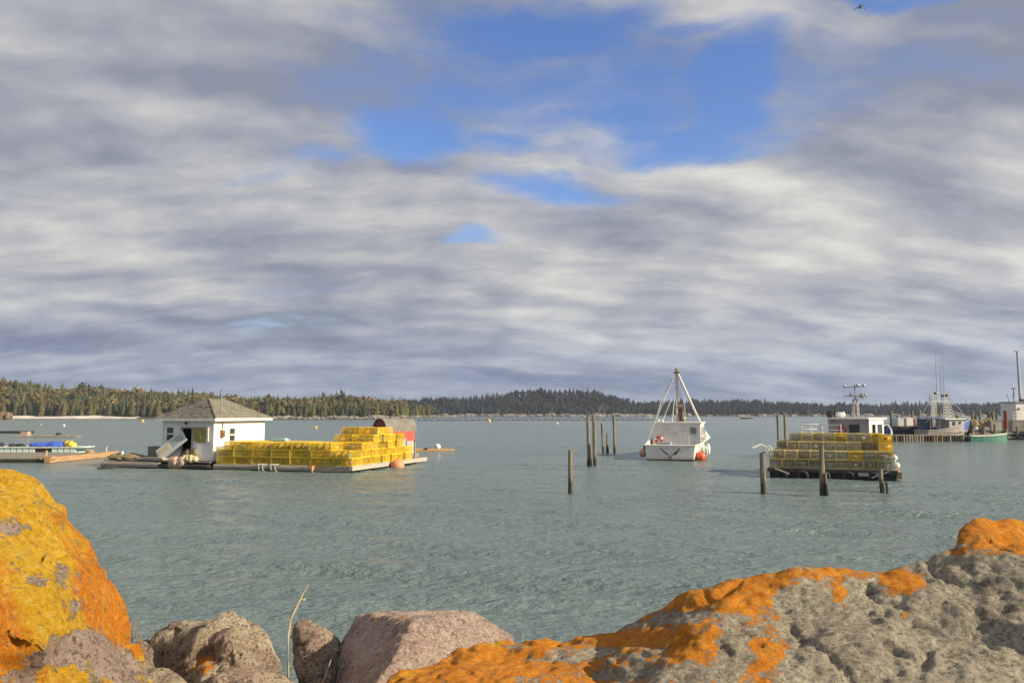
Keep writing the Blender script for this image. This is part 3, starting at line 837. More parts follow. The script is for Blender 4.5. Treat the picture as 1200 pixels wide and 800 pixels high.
# ------------------------------------------------------------------ far land
def land(name, prof, shoreY, crestY, backY, px0, px1, tree_h, endfade, mat='hill_ground', step=6.0, rough=1.2):
    """terrain whose crest (with trees on it) follows the photographed skyline; returns height(x, y)"""
    ax = np.array([(p[0] - 600) / FPX * crestY for p in prof]); order = np.argsort(ax)
    ax = ax[order]
    az = np.array([max(0.8, CAM_H + (484 - p[1]) / FPX * crestY - tree_h) for p in prof])[order]
    x0, x1 = (px0 - 600) / FPX * crestY, (px1 - 600) / FPX * crestY

    def shore_line(x):
        s_ = shoreY + 7 * mn.noise(Vector((x * 0.02, 3.3, 0))) + 3 * mn.noise(Vector((x * 0.09, 7.3, 0)))
        if endfade:
            t = max(0.0, (x - (x1 - endfade)) / endfade)
            s_ += (backY - shoreY) * 0.8 * t ** 2.2
        return s_

    def height(x, y):
        c_ = float(np.interp(x, ax, az))
        s_ = shore_line(x)
        d = (y - s_)
        if d < 0: return max(-2.0, d * 0.25)
        beach = min(d, 6.0) * 0.16
        t = min(1.0, max(0.0, (d - 3) / max(20.0, crestY - s_)))
        t = t * t * (3 - 2 * t)
        back = 1.0 if y < crestY else max(0.25, 1 - (y - crestY) / (backY - crestY) * 0.75)
        return beach + max(0.0, c_ - 1) * t * back + rough * t * mn.noise(Vector((x * 0.03, y * 0.03, 1.0)))

    gx = np.arange(x0 - 20, x1 + step, step); gy = np.arange(shoreY - 14, backY, step)
    V = np.array([(x, y, height(x, y)) for y in gy for x in gx])
    ix = np.arange(len(gx) * len(gy)).reshape(len(gy), len(gx))
    Fq = np.stack([ix[:-1, :-1], ix[:-1, 1:], ix[1:, 1:], ix[1:, :-1]], -1).reshape(-1, 4)
    structure(link(name, np_mesh(name, V, Fq, mat, True)))
    return height, shore_line, x0, x1


PROF_L = [(-500, 425), (-150, 432), (0, 441), (30, 444), (60, 449), (110, 452), (150, 453), (200, 456), (235, 458), (265, 461), (300, 464), (350, 465), (380, 461), (400, 461), (425, 463), (455, 467), (480, 473), (500, 482), (520, 486)]
hL, sL, xL0, xL1 = land('hill', PROF_L, 462, 545, 640, -520, 500, 9.5, 34)
PROF_R = [(380, 474), (440, 470), (490, 467), (530, 463), (560, 463), (600, 458), (620, 455), (640, 454), (690, 455), (705, 458), (725, 464), (745, 470.5), (780, 469), (830, 467), (900, 469), (960, 472), (1000, 473), (1100, 471), (1200, 473), (1400, 470), (1800, 468)]
hR, sR, xR0, xR1 = land('headland', PROF_R, 800, 900, 1020, 380, 1800, 8.0, 0, step=9.0)


def conifer_arrays(seed, layers=6, k=7):
    """unit spruce: tiers of drooping ragged branches; height 1, radius about 0.2"""
    r_ = np.random.RandomState(seed)
    V = []; F = []
    for i in range(layers):
        t = i / (layers - 1)
        z0 = 0.06 + 0.80 * t
        rad = (0.25 * (1 - t) ** 0.8 + 0.025) * r_.uniform(0.8, 1.15)
        apex = z0 + (0.30 - 0.16 * t)
        o = len(V)
        V.append((0, 0, min(apex, 1.0)))
        off = r_.uniform(0, 6.28)
        for j in range(2 * k):
            a = off + math.pi * j / k
            rr = rad * (r_.uniform(0.85, 1.25) if j % 2 == 0 else r_.uniform(0.42, 0.62))
            V.append((rr * math.cos(a), rr * math.sin(a), z0 - (0.05 if j % 2 == 0 else -0.03) * r_.uniform(0.4, 1.3)))
        for j in range(2 * k):
            F.append((o, o + 1 + j, o + 1 + (j + 1) % (2 * k)))
    V.append((0, 0, 1.0))
    return np.array(V), np.array(F)


def bush_arrays(seed, nn=34):
    """unit hardwood crown: scattered twig clumps round an ellipsoid"""
    r_ = np.random.RandomState(seed)
    V = []; F = []
    for i in range(nn):
        d = r_.normal(size=3); d /= np.linalg.norm(d)
        q = np.array([0, 0, 0.60]) + d * np.array([0.26, 0.26, 0.36]) * r_.uniform(0.5, 1.0)
        for _ in range(2):
            o = len(V)
            e1 = r_.normal(size=3) * 0.085; e2 = r_.normal(size=3) * 0.085
            V += [tuple(q + e1), tuple(q + e2), tuple(q - e1 - e2 * 0.3)]
            F.append((o, o + 1, o + 2))
    o = len(V)
    V += [(0.015, 0, 0), (-0.012, 0.012, 0), (-0.012, -0.012, 0), (0, 0, 0.7)]
    F += [(o, o + 1, o + 3), (o + 1, o + 2, o + 3), (o + 2, o, o + 3)]
    return np.array(V), np.array(F)


def snag_arrays():
    V = [(0.02, 0, 0), (-0.012, 0.016, 0), (-0.012, -0.016, 0), (0, 0, 1.1)]; F = [(0, 1, 3), (1, 2, 3), (2, 0, 3)]
    for k, (z, a) in enumerate(((0.45, 0.3), (0.6, 2.4), (0.72, 4.4), (0.85, 1.2), (0.93, 3.5))):
        o = len(V); c_, s_ = math.cos(a), math.sin(a)
        V += [(0, 0, z), (0, 0, z + 0.02), (0.11 * c_, 0.11 * s_, z + 0.05)]; F.append((o, o + 1, o + 2))
    return np.array(V), np.array(F)


SNAG = snag_arrays()


def forest(name, label, spots, tints, hrange, seed, layers, k, p_hard):
    r_ = np.random.RandomState(seed)
    con = [conifer_arrays(100 + i, layers, k) for i in range(5)]
    har = [bush_arrays(200 + i) for i in range(4)]
    Vs, Fs, Cs = [], [], []
    o = 0
    for (x, y, z, ph) in spots:
        hard = r_.rand() < ph * p_hard
        V0, F0 = (har if hard else con)[r_.randint(4)]
        snag = r_.rand() < 0.03
        if snag: V0, F0 = SNAG
        h_ = r_.uniform(*hrange) * (0.85 if hard else 1.0) * (1.0 + 0.35 * mn.noise(Vector((x * 0.045, y * 0.045, 2.0)))) * (1.25 if r_.rand() < 0.06 else 1)
        wd = h_ * r_.uniform(0.85, 1.25) * (1.0 if hard else 0.92)
        a = r_.uniform(0, 6.28); ca, sa = math.cos(a), math.sin(a)
        Vx = np.stack([x + wd * (V0[:, 0] * ca - V0[:, 1] * sa), y + wd * (V0[:, 0] * sa + V0[:, 1] * ca), z - 0.4 + h_ * V0[:, 2]], -1)
        t = tints[1][r_.randint(len(tints[1]))] if hard else tints[0][r_.randint(len(tints[0]))]
        t = np.array(t) * r_.uniform(0.7, 1.3)
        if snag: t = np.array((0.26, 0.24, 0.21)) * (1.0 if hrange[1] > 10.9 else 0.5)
        Vs.append(Vx); Fs.append(F0 + o); o += len(V0)
        Cs.append(np.tile(np.append(t, 1.0), (len(V0), 1)))
    V = np.concatenate(Vs); F = np.concatenate(Fs); Cc = np.concatenate(Cs).astype(np.float32)
    me = np_mesh(name, V, F, 'forest_foliage')
    at = me.attributes.new('tint', 'FLOAT_COLOR', 'POINT'); at.data.foreach_set('color', Cc.ravel())
    ob = link(name, me)
    ob['kind'] = 'stuff'
    return tag(ob, label, 'forest')


rnd = random.Random(11)
spots = []
x = xL0
for y in np.arange(472, 625, 3.4):
    xmax = xL1 + 10
    for x in np.arange((-330 - 600) / FPX * y, xmax, 3.4):
        xx = x + rnd.uniform(-1.5, 1.5); yy = y + rnd.uniform(-1.5, 1.5)
        if yy - sL(xx) < 13: continue
        if yy > 560 and rnd.random() < 0.5: continue
        patch = mn.noise(Vector((xx * 0.025, yy * 0.025, 5)))
        spots.append((xx, yy, hL(xx, yy), 0.5 + patch * 1.4))
CON_L = [(0.105, 0.108, 0.036), (0.078, 0.09, 0.036), (0.052, 0.068, 0.034), (0.13, 0.12, 0.04), (0.04, 0.055, 0.032)]
HAR_L = [(0.19, 0.15, 0.065), (0.16, 0.13, 0.06), (0.15, 0.135, 0.075)]
forest('forest', 'olive and brown mixed forest covering the sunlit hill on the near side of the bay', spots, (CON_L, HAR_L), (7.0, 11.0), 21, 6, 6, 0.9)

spots = []
for y in np.arange(808, 985, 5.6):
    for x in np.arange((380 - 600) / FPX * y, (1330 - 600) / FPX * y, 5.6):
        xx = x + rnd.uniform(-2.5, 2.5); yy = y + rnd.uniform(-2.5, 2.5)
        if yy - sR(xx) < 8: continue
        if yy > 915 and rnd.random() < 0.5: continue
        patch = mn.noise(Vector((xx * 0.012, yy * 0.012, 9)))
        spots.append((xx, yy, hR(xx, yy), 0.5 + patch * 1.6))
CON_R = [(0.026, 0.032, 0.034), (0.030, 0.034, 0.034), (0.020, 0.026, 0.030)]  # cloud shade over the headland is put into these darker foliage colours
HAR_R = [(0.062, 0.055, 0.056), (0.052, 0.048, 0.052), (0.056, 0.054, 0.058)]  # bare hardwood grey, darkened for the same cloud shade
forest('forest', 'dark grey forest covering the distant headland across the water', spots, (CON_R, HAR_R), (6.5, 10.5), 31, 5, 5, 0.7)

# the front row of spruces along the left shore, each a tree of its own
protos = []
for i in range(5):
    V0, F0 = conifer_arrays(300 + i, 10, 9)
    crown = np_mesh('crown', V0 * np.array([10.0, 10.0, 10.5]), F0, 'spruce_foliage')
    tm = MB(); tm.tube([(0, 0, -0.6), (0, 0, 3.0), (0.05, 0, 9.5)], [0.2, 0.16, 0.03], 6)
    protos.append((crown, tm.mesh('trunk', 'bark')))
rnd = random.Random(17)
x = (-40 - 600) / FPX * 475
while x < xL1 - 6:
    for row in range(2):
        xx = x + rnd.uniform(-1, 1) + row * 1.4
        yy = sL(xx) + 7.5 + row * 4.5 + rnd.uniform(-1.2, 1.5)
        px_here = 600 + FPX * xx / yy
        bare = px_here > 330 and rnd.random() < 0.35
        if bare: continue
        t = thing('spruce_tree', 'spruce standing in the front row of trees above the far shore', 'tree', (xx, yy, hL(xx, yy)), rnd.uniform(0, 6.28), 'spruces along the far shore')
        s_ = rnd.uniform(0.62, 1.12) * (0.8 if px_here > 330 else 1.0)
        t.scale = (s_ * rnd.uniform(0.85, 1.15), s_, s_)
        cm, tk = protos[rnd.randrange(5)]
        part('crown', cm, t); part('trunk', tk, t)
    x += rnd.uniform(3.2, 4.6)

# pale sand beach on the left, broken stones along the other shores
V = []; Fq = []
bx = np.arange((-60 - 600) / FPX * 468, (172 - 600) / FPX * 468, 2.5)
for i, xx in enumerate(bx):
    s_ = sL(xx)
    fade = min(1.0, (bx[-1] - xx) / 30)
    wv = (0.5 + 0.35 * mn.noise(Vector((xx * 0.06, 0, 4)))) * (0.25 + 0.75 * fade)
    for (dy, dz) in ((0.3, 0.02), (2.5 * wv, 0.55 * wv), (5.0 * wv + 0.5, 1.25 * wv), (7.5, 1.5 * wv)):
        V.append((xx, s_ + dy, max(hL(xx, s_ + dy), 0) + dz + 0.05))
for i in range(len(bx) - 1):
    for j in range(3):
        a = i * 4 + j
        Fq.append((a, a + 4, a + 5, a + 1))
structure(link('beach', np_mesh('beach', V, Fq, 'sand', True)))


def shore_rocks(name, label, segs, hf, sf, size, nn, seed):
    r_ = random.Random(seed)
    mb = MB()
    for _ in range(nn):
        px, Yd = r_.choice(segs)(r_)
        xx = (px - 600) / FPX * Yd
        yy = sf(xx) + r_.uniform(-0.5, 6.0)
        s_ = r_.uniform(*size)
        mb.ball((xx, yy, max(hf(xx, yy), 0) + s_ * 0.1), (s_ * r_.uniform(0.9, 2.2), s_, s_ * r_.uniform(0.45, 0.9)), 7, 5, 0, 0.28, r_)
    o = mb.build(name, 'shore_stone')
    o['kind'] = 'stuff'
    return tag(o, label, 'rocks')


shore_rocks('shore_rocks', 'band of pale broken rocks below the spruces at the tip of the sunlit hill', [lambda r: (r.uniform(315, 500), 466), lambda r: (r.uniform(400, 500), 468)], hL, sL, (0.5, 1.5), 170, 5)
shore_rocks('shore_rocks', 'band of grey rocks along the foot of the distant headland', [lambda r: (r.uniform(500, 760), 806), lambda r: (r.uniform(690, 760), 806), lambda r: (r.uniform(760, 1180), 806)], hR, sR, (0.8, 2.6), 260, 6)
mb = MB(); r_ = random.Random(8)
b0 = G(6, 491.5)
for k in range(7):
    mb.ball((r_.uniform(-2.4, 2.4), r_.uniform(-1.5, 1.5), r_.uniform(0, 2.2)), (r_.uniform(1, 2.2), 1.2, r_.uniform(0.8, 1.9)), 8, 6, 0, 0.25, r_)
simple('rust_stone', (0.24, 0.16, 0.10), (0.13, 0.09, 0.06), 0.9, 0.8)
tag(mb.build('rock_outcrop', 'rust_stone', loc=(b0.x, b0.y, 0)), 'rust-brown rock outcrop at the end of the pale beach', 'rock')

# ------------------------------------------------------------------ lines of small floats across the bay
def float_line(pxa, pya, pxb, pyb, gap, r0, label):
    a, b_ = G(pxa, pya), G(pxb, pyb)
    t = thing('float_line', label, 'float line', (a.x, a.y, 0))
    L = (b_ - a).length; u = (b_ - a) / L
    mb = MB(); mb.tube([(0, 0, 0.12), tuple(u * L + Vector((0, 0, 0.12)))], 0.13, 6)
    mb.build('pipe', 'black_rubber', t)
    fm = MB(); fm.ball((0, 0, 0.28), (0.62 * r0, 0.5 * r0, 0.5 * r0), 8, 6)
    me = fm.mesh('float', 'black_rubber')
    k = 0; d = 0.0
    while d < L and k < 295:
        part('float', me, t, tuple(u * d)); d += gap; k += 1
    return t


float_line(300, 491.6, 480, 491.4, 3.2, 0.6, 'line of dark floats strung off the rocky tip of the sunlit hill')
float_line(490, 492.6, 770, 492.2, 3.0, 0.62, 'long line of dark floats strung across the open bay')
float_line(492, 489.6, 760, 489.6, 5.0, 0.7, 'farther line of dark floats close under the headland')


def buoy(px, py, r0, mat, label, spar=True):
    g = G(px, py)
    t = thing('mooring_buoy', label, 'buoy', (g.x, g.y, 0))
    mb = MB(); mb.ball((0, 0, r0 * 0.45), r0, 14, 10); mb.build('body', mat, t, True)
    if spar:
        mb = MB(); mb.tube([(0, 0, r0), (0.02, 0, r0 * 1.7)], r0 * 0.18, 6); mb.torus((0, 0, r0 * 1.75), r0 * 0.2, r0 * 0.06, 'Y', 10, 5); mb.build('ring', 'steel_grey', t)
    return t


buoy(75, 499.0, 0.30, 'white_buoy', 'white mooring buoy floating off the pale beach')
buoy(48, 498.0, 0.22, 'yellow_buoy', 'small dull yellow buoy floating off the pale beach')
buoy(167, 494.3, 0.6, 'yellow_buoy', 'large yellow buoy riding just left of the white shed roof')
buoy(370, 501.5, 0.36, 'yellow_buoy', 'yellow buoy floating beyond the long row of yellow traps')
buoy(573, 494.2, 0.7, 'yellow_buoy', 'large yellow buoy in the open bay below the headland')
buoy(653, 496.5, 0.35, 'white_buoy', 'small pale buoy in the open bay beyond the standing piles')
buoy(460, 492.3, 0.7, 'yellow_buoy', 'yellow buoy beside the red hut roof off the rocky point')

# small dark skiff far out
def skiff(name, label, loc, rz, L, W, H, mat, inside='wood_grey'):
    t = thing(name, label, 'boat', loc, rz)
    def sec(y, k=1.0, inset=0.0, zb=None):
        f = y / L
        hb = W / 2 * (0.82 + 0.18 * math.sin(math.pi * min(1, f * 1.4))) * (1 - max(0, (f - 0.45) / 0.55) ** 2.2) + 0.02
        hb = max(0.02, hb - inset); zs = H * (1 + 0.45 * f ** 2)
        z0 = (-0.12 if zb is None else zb)
        return [(-hb, y, zs), (-hb * 0.86, y, z0 + 0.12), (-hb * 0.5, y, z0), (hb * 0.5, y, z0), (hb * 0.86, y, z0 + 0.12), (hb, y, zs)]
    yy = [L * q for q in (0, 0.12, 0.3, 0.5, 0.68, 0.82, 0.93, 1.0)]
    mb = MB(); mb.loft([sec(q) for q in yy], 0, True); mb.build('hull', mat, t)
    mb = MB(); mb.loft([sec(q, inset=0.06, zb=0.02) for q in yy], 0, True); mb.build('inner_hull', inside, t)
    mb = MB()
    for s_ in (-1, 1):
        mb.tube([((sec(q)[5 if s_ > 0 else 0][0]), q, sec(q)[0][2] + 0.01) for q in yy], 0.045, 6)
    mb.build('gunwale', 'trim_cream', t)
    for q in (0.3, 0.62):
        hb = sec(L * q)[5][0]
        mb = MB(); mb.box((0, L * q, H * 0.75), (hb * 1.9, 0.28, 0.05)); mb.build('thwart', inside, t)
    return t


g = G(875, 490.8)
skiff('skiff', 'small dark skiff anchored far out below the headland', (g.x - 3, g.y, 0), R(-80), 7.0, 2.2, 1.0, 'dark_hull')

# ------------------------------------------------------------------ floats and docks on the left
def plank_deck(mb, x0, x1, y0, y1, z, th=0.06, wd=0.24, along='x', rnd=random.Random(1), mi=0):
    """deck boards with gaps"""
    if along == 'x':
        y = y0
        while y < y1 - 0.05:
            mb.box2((x0 + rnd.uniform(-.04, .04), y, z - th), (x1 + rnd.uniform(-.04, .04), min(y + wd - 0.02, y1), z + rnd.uniform(-.008, .008)), mi); y += wd
    else:
        x = x0
        while x < x1 - 0.05:
            mb.box2((x, y0 + rnd.uniform(-.04, .04), z - th), (min(x + wd - 0.02, x1), y1 + rnd.uniform(-.04, .04), z + rnd.uniform(-.008, .008)), mi); x += wd


# timber float with the orange side beam
g = G(57, 542.0)
t = thing('timber_float', 'low timber float with a weathered deck and an orange side beam', 'dock', (g.x, g.y, 0), R(-2))
mb = MB(); plank_deck(mb, -9.5, -0.15, 0.1, 8.0, 0.28, along='x'); mb.build('deck', 'wood_grey', t)
mb = MB(); mb.box2((-9.5, -0.08, -0.15), (-0.2, 0.1, 0.2)); mb.build('front_beam', 'wood_wet', t)
mb = MB(); mb.box2((-0.15, -0.25, 0.02), (0.22, 8.2, 0.36)); mb.build('side_beam', 'wood_orange', t)
mb = MB(); mb.box2((-0.5, -0.2, 0.22), (0.3, 0.35, 0.42)); mb.build('corner_block', 'wood_orange', t)
mb = MB(); mb.box2((-9.4, 0.2, -0.3), (-0.3, 7.8, 0.14)); mb.build('pontoon', 'wood_wet', t)
mb = MB(); mb.tube([(-0.3, 7.4, 0.3), (-0.3, 7.4, 0.75)], 0.07, 8); mb.build('mooring_post', 'wood_pale', t)
mb = MB(); mb.tube([(-0.6, 0.6, 0.3), (-0.55, 0.6, 0.75)], 0.08, 8); mb.build('mooring_post', 'pinkish_bag', t)
mb = MB(); r_ = random.Random(2)
for k in range(6): mb.torus((0, 0, 0.03 + 0.035 * k), 0.26 + r_.uniform(-.04, .04), 0.03, 'Z', 16, 5)
tag(mb.build('rope_coil', 'rope_tan', loc=(g.x - 0.9, g.y + 6.7, 0.29)), 'brown rope coil lying at the far end of the orange-edged float', 'rope')

# pale dock on foam blocks
g = G(94, 530.3)
t = thing('foam_dock', 'pale plank dock carried on white foam blocks', 'dock', (g.x, g.y, 0), R(1))
mb = MB(); plank_deck(mb, -14, 0.3, -0.1, 1.7, 0.47, along='y', wd=0.2); mb.build('deck', 'foam_white', t)
mb = MB(); mb.box2((-14, -0.14, 0.36), (0.2, -0.105, 0.46)); mb.build('edge_board', 'wood_pale', t)
x = -0.55; k = 0
fm = MB(); fm.box((0, 0, 0.15), (0.40, 1.7, 0.38)); fme = fm.mesh('foam_block', 'foam_white')
dm = MB(); dm.box((0, 0, 0.12), (1.1, 1.7, 0.30)); dme = dm.mesh('tyre_float', 'black_rubber')
while x > -13.5:
    if k in (4, 11, 18):
        part('dark_float', dme, t, (x - 0.35, 0.78, 0)); x -= 1.3
    else:
        part('foam_block', fme, t, (x, 0.76, 0)); x -= 0.5
    k += 1
def heap(name, mat, label, cat, loc, size, seed, n_=7, bumpy=0.16):
    r_ = random.Random(seed); mb = MB()
    for k in range(n_):
        f = (k + 0.5) / n_ - 0.5
        mb.ball((f * size[0] * 0.8, r_.uniform(-.3, .3) * size[1] * 0.5, size[2] * r_.uniform(0.15, 0.4)), (size[0] * r_.uniform(0.14, 0.24), size[1] * 0.4, size[2] * r_.uniform(0.4, 0.62)), 12, 8, 0, bumpy, r_)
    o = mb.build(name, mat, loc=loc, smooth=True)
    return tag(o, label, cat)
heap('tarpaulin', 'tarp_blue', 'crumpled bright blue tarpaulin lying on the foam-block dock', 'tarpaulin', (g.x - 3.2, g.y + 0.8, 0.47), (2.7, 1.0, 0.55), 4, 7)
heap('net_bundle', 'yellow_buoy', 'round mustard-yellow bundle at the end of the blue tarpaulin', 'bundle', (g.x - 1.25, g.y + 0.8, 0.47), (1.0, 0.9, 0.62), 6, 4, 0.08)
heap('dark_gear', 'black_rubber', 'low dark heap of gear left of the blue tarpaulin', 'gear', (g.x - 5.6, g.y + 0.8, 0.47), (1.4, 0.7, 0.28), 8, 5)
heap('dark_gear', 'black_rubber', 'dark rounded lump of gear at the landward part of the foam-block dock', 'gear', (g.x - 7.1, g.y + 0.8, 0.47), (0.8, 0.7, 0.45), 9, 3)

# distant log floats
g = G(90, 512.2)
t = thing('log_float', 'thin brown log float with a small pale box on it', 'dock', (g.x, g.y, 0), R(0))
for k, yy in enumerate((0, 0.6, 1.2)):
    mb = MB(); mb.tube([(-8.4 + 0.3 * k, yy, 0.05), (-4, yy, 0.1), (0, yy, 0.05)], 0.2, 8); mb.build('log', 'wood_grey', t)
mb = MB(); mb.box((-7.2, 0.6, 0.5), (0.9, 0.8, 0.5)); mb.build('box', 'pinkish_bag', t)
mb = MB(); mb.box((-7.1, 0.6, 0.79), (0.6, 0.6, 0.08)); mb.build('box_lid', 'black_paint', t)
mb = MB(); mb.ball((-2.8, 0.6, 0.35), (0.35, 0.35, 0.3), 10, 7); mb.build('stump', 'wood_wet', t)
g = G(33, 507.6)
t = thing('log_float', 'dark low float lying beyond the brown log float', 'dock', (g.x, g.y, 0), 0)
mb = MB(); mb.box2((-14, 0, -0.1), (0, 1.6, 0.30)); mb.build('pontoon', 'wood_wet', t)
mb = MB(); plank_deck(mb, -14, 0, 0.05, 1.55, 0.36, along='y', wd=0.35); mb.build('deck', 'wood_wet', t)
# log raft to the right of the red hut
g = G(533, 528.6)
t = thing('log_raft', 'narrow brown log raft carrying a white ball float', 'raft', (g.x, g.y, 0), R(4))
for k, yy in enumerate((0, 0.5, 1.0)):
    mb = MB(); mb.tube([(-3.6 - 0.4 * k, yy, 0.03), (-1.8, yy, 0.07), (0, yy, 0.03)], [0.16, 0.17, 0.12], 8); mb.build('log', 'wood_orange', t)
mb = MB(); mb.box((-2.4, 0.5, 0.24), (0.2, 1.4, 0.1)); mb.build('cross_beam', 'wood_wet', t)
mb = MB(); mb.ball((0, 0, 0.24), 0.26, 14, 10)
tag(mb.build('ball_float', 'white_buoy', loc=(g.x - 1.5, g.y + 0.5, 0.12), smooth=True), 'white ball float sitting on the narrow log raft', 'float')
# drifting branch
g = G(114, 549.5)
mb = MB(); mb.tube([(0, 0, 0.03), (0.35, 0.1, 0.10), (0.75, 0.25, 0.08), (1.3, 0.6, 0.28)], [0.06, 0.08, 0.05, 0.015], 6); mb.tube([(0.35, 0.1, 0.1), (0.5, -0.1, 0.26)], [0.03, 0.01], 5)
tag(mb.build('driftwood', 'weed', loc=tuple(g)), 'dark branch drifting in front of the shed float', 'driftwood')

# ------------------------------------------------------------------ the shed on its float
ROT = R(-18)
U = Vector((math.cos(ROT), math.sin(ROT), 0)); Vv = Vector((-math.sin(ROT), math.cos(ROT), 0))
K = G(249, 549.0)                                    # front right corner of the shed, at the water
SW, SD = 3.65, 4.9                                  # width (front), depth
DZ, EZ, AZ = 0.45, 2.88, 4.05                       # deck, eaves, ridge


def wall_panel(mb, origin, ax, nrm, width, z0, z1, th, holes, mi=0):
    """wall as boxes round its openings"""
    xs_ = sorted({0, width} | {h[0] for h in holes} | {h[1] for h in holes})
    zs_ = sorted({z0, z1} | {h[2] for h in holes} | {h[3] for h in holes})
    for i in range(len(xs_) - 1):
        for j in range(len(zs_) - 1):
            xm, zm = (xs_[i] + xs_[i + 1]) / 2, (zs_[j] + zs_[j + 1]) / 2
            if any(h[0] < xm < h[1] and h[2] < zm < h[3] for h in holes): continue
            a = Vector(origin) + ax * xs_[i]; b_ = Vector(origin) + ax * xs_[i + 1]
            poly = [a + Vector((0, 0, zs_[j])), b_ + Vector((0, 0, zs_[j])), b_ + Vector((0, 0, zs_[j + 1])), a + Vector((0, 0, zs_[j + 1]))]
            mb.prism(poly, -nrm * th, mi)


ex, ey = Vector((1, 0, 0)), Vector((0, 1, 0))
# local frame: x along the front, y to the back, origin at the front right corner
shed = thing('shed', 'white clapboard shed with a worn grey hipped roof on a float', 'shed', (K.x, K.y, 0), ROT)
WIN_F = (0.33, 0.82, 1.62, 2.36); DOOR = (1.40, 2.12, DZ, 2.32)
mb = MB(); wall_panel(mb, (-SW, 0, 0), ex, -ey, SW, DZ, EZ, 0.1, [WIN_F, DOOR]); fw = mb.build('front_wall', 'clapboard', shed)
WIN_S = (1.42, 1.90, 1.55, 2.28)
mb = MB(); wall_panel(mb, (0.002, 0, 0), ey, ex, SD, DZ, EZ, 0.1, [WIN_S]); sw_ = mb.build('side_wall', 'clapboard', shed)
mb = MB(); mb.box2((-SW, 0.1, DZ), (-SW + 0.1, SD, EZ)); mb.build('side_wall', 'clapboard', shed)
mb = MB(); mb.box2((-SW, SD - 0.1, DZ), (-0.1, SD + 0.001, EZ)); mb.build('back_wall', 'clapboard', shed)
mb = MB(); mb.box2((-SW + 0.1, 0.1, DZ - 0.05), (-0.1, SD - 0.1, DZ + 0.02)); mb.build('floor', 'dark_inside', shed)
mb = MB(); mb.box2((-SW + 0.1, 0.1, EZ - 0.03), (-0.1, SD - 0.1, EZ)); mb.build('ceiling', 'dark_inside', shed)
mb = MB(); mb.box2((-SW + 0.11, 1.6, DZ), (-0.11, 1.66, EZ - 0.04)); mb.build('partition', 'dark_inside', shed)
for cx_ in (-SW - 0.005, -0.075):
    mb = MB(); mb.box2((cx_, -0.025, DZ), (cx_ + 0.085, 0.0, EZ)); mb.build('corner_board', 'trim_cream', shed)
mb = MB(); mb.box2((0.002, -0.02, DZ), (0.026, 0.09, EZ)); mb.build('corner_board', 'trim_cream', shed)
# windows
def window(par, axis, a0, a1, z0, z1, name='window'):
    """two-over-two sash in a wall opening; axis 'x' front wall (faces -y), 'y' side wall (faces +x)"""
    def bxs(mbx, a, b_, c_, d_, p0, p1):
        if axis == 'x': mbx.box2((-SW + a, p0, c_), (-SW + b_, p1, d_))
        else: mbx.box2((-p1, a, c_), (-p0, b_, d_))
    fr = MB(); f_ = 0.06
    bxs(fr, a0 - f_, a0, z0 - f_, z1 + f_, -0.03, 0.05); bxs(fr, a1, a1 + f_, z0 - f_, z1 + f_, -0.03, 0.05)
    bxs(fr, a0, a1, z1, z1 + f_, -0.03, 0.05); bxs(fr, a0 , a1, z0 - f_, z0, -0.05, 0.05)
    zm = (z0 + z1) / 2
    bxs(fr, a0, a1, zm - 0.035, zm + 0.035, 0.0, 0.045)
    w_ = fr.build(name, 'trim_cream', par)
    for (c_, d_) in ((z0, zm - 0.035), (zm + 0.035, z1)):
        q = MB(); bxs(q, a0, a1, c_, d_, 0.03, 0.04); q.build('pane', 'glass_dark', w_)
window(shed, 'x', *WIN_F)
window(shed, 'y', *WIN_S)
mb = MB()
mb.box2((-SW + DOOR[0] - 0.09, -0.03, DZ), (-SW + DOOR[0], 0.05, DOOR[3] + 0.09)); mb.box2((-SW + DOOR[1], -0.03, DZ), (-SW + DOOR[1] + 0.09, 0.05, DOOR[3] + 0.09)); mb.box2((-SW + DOOR[0], -0.03, DOOR[3]), (-SW + DOOR[1], 0.05, DOOR[3] + 0.09))
mb.build('door_frame', 'wood_pale', shed)
mb = MB(); mb.ball((-SW + 1.72, -0.06, 2.62), (0.10, 0.06, 0.10), 10, 7); mb.build('lamp', 'rust', shed)
# roof: four hipped slopes, fascia, hips
OV = 0.32
x0, x1, y0, y1 = -SW - OV, OV, -OV, SD + OV
rx = -SW / 2; ry0, ry1 = SD / 2 - 0.75, SD / 2 + 0.75
A_, B_, C_, D_ = (x0, y0, EZ), (x1, y0, EZ), (x1, y1, EZ), (x0, y1, EZ)
E1, E2 = (rx, ry0, AZ), (rx, ry1, AZ)


def slope(name, poly, mat):
    P3 = [Vector(p) for p in poly]
    nrm = (P3[1] - P3[0]).cross(P3[2] - P3[0]).normalized()
    if nrm.z < 0: nrm = -nrm
    mb = MB(); mb.prism([p + nrm * 0.05 for p in P3], -nrm * 0.05)
    o = mb.build(name, mat, shed)
    ux = (P3[1] - P3[0]).normalized(); uy = nrm.cross(ux)
    uvl = o.data.uv_layers.new(name='UVMap')
    for li, l in enumerate(o.data.loops):
        q = o.data.vertices[l.vertex_index].co - P3[0]
        uvl.data[li].uv = (q.dot(ux), q.dot(uy))
    return o
slope('roof_slope', [A_, B_, E1], 'shingle_roof_worn')
slope('roof_slope', [B_, C_, E2, E1], 'shingle_roof')
slope('roof_slope', [C_, D_, E2], 'shingle_roof')
slope('roof_slope', [D_, A_, E1, E2], 'shingle_roof')
for (a, b_) in ((A_, E1), (B_, E1), (C_, E2), (D_, E2), (E1, E2)):
    mb = MB(); mb.tube([Vector(a) + Vector((0, 0, 0.05)), Vector(b_) + Vector((0, 0, 0.05))], 0.05, 6); mb.build('ridge_cap', 'shingle_roof_worn', shed)
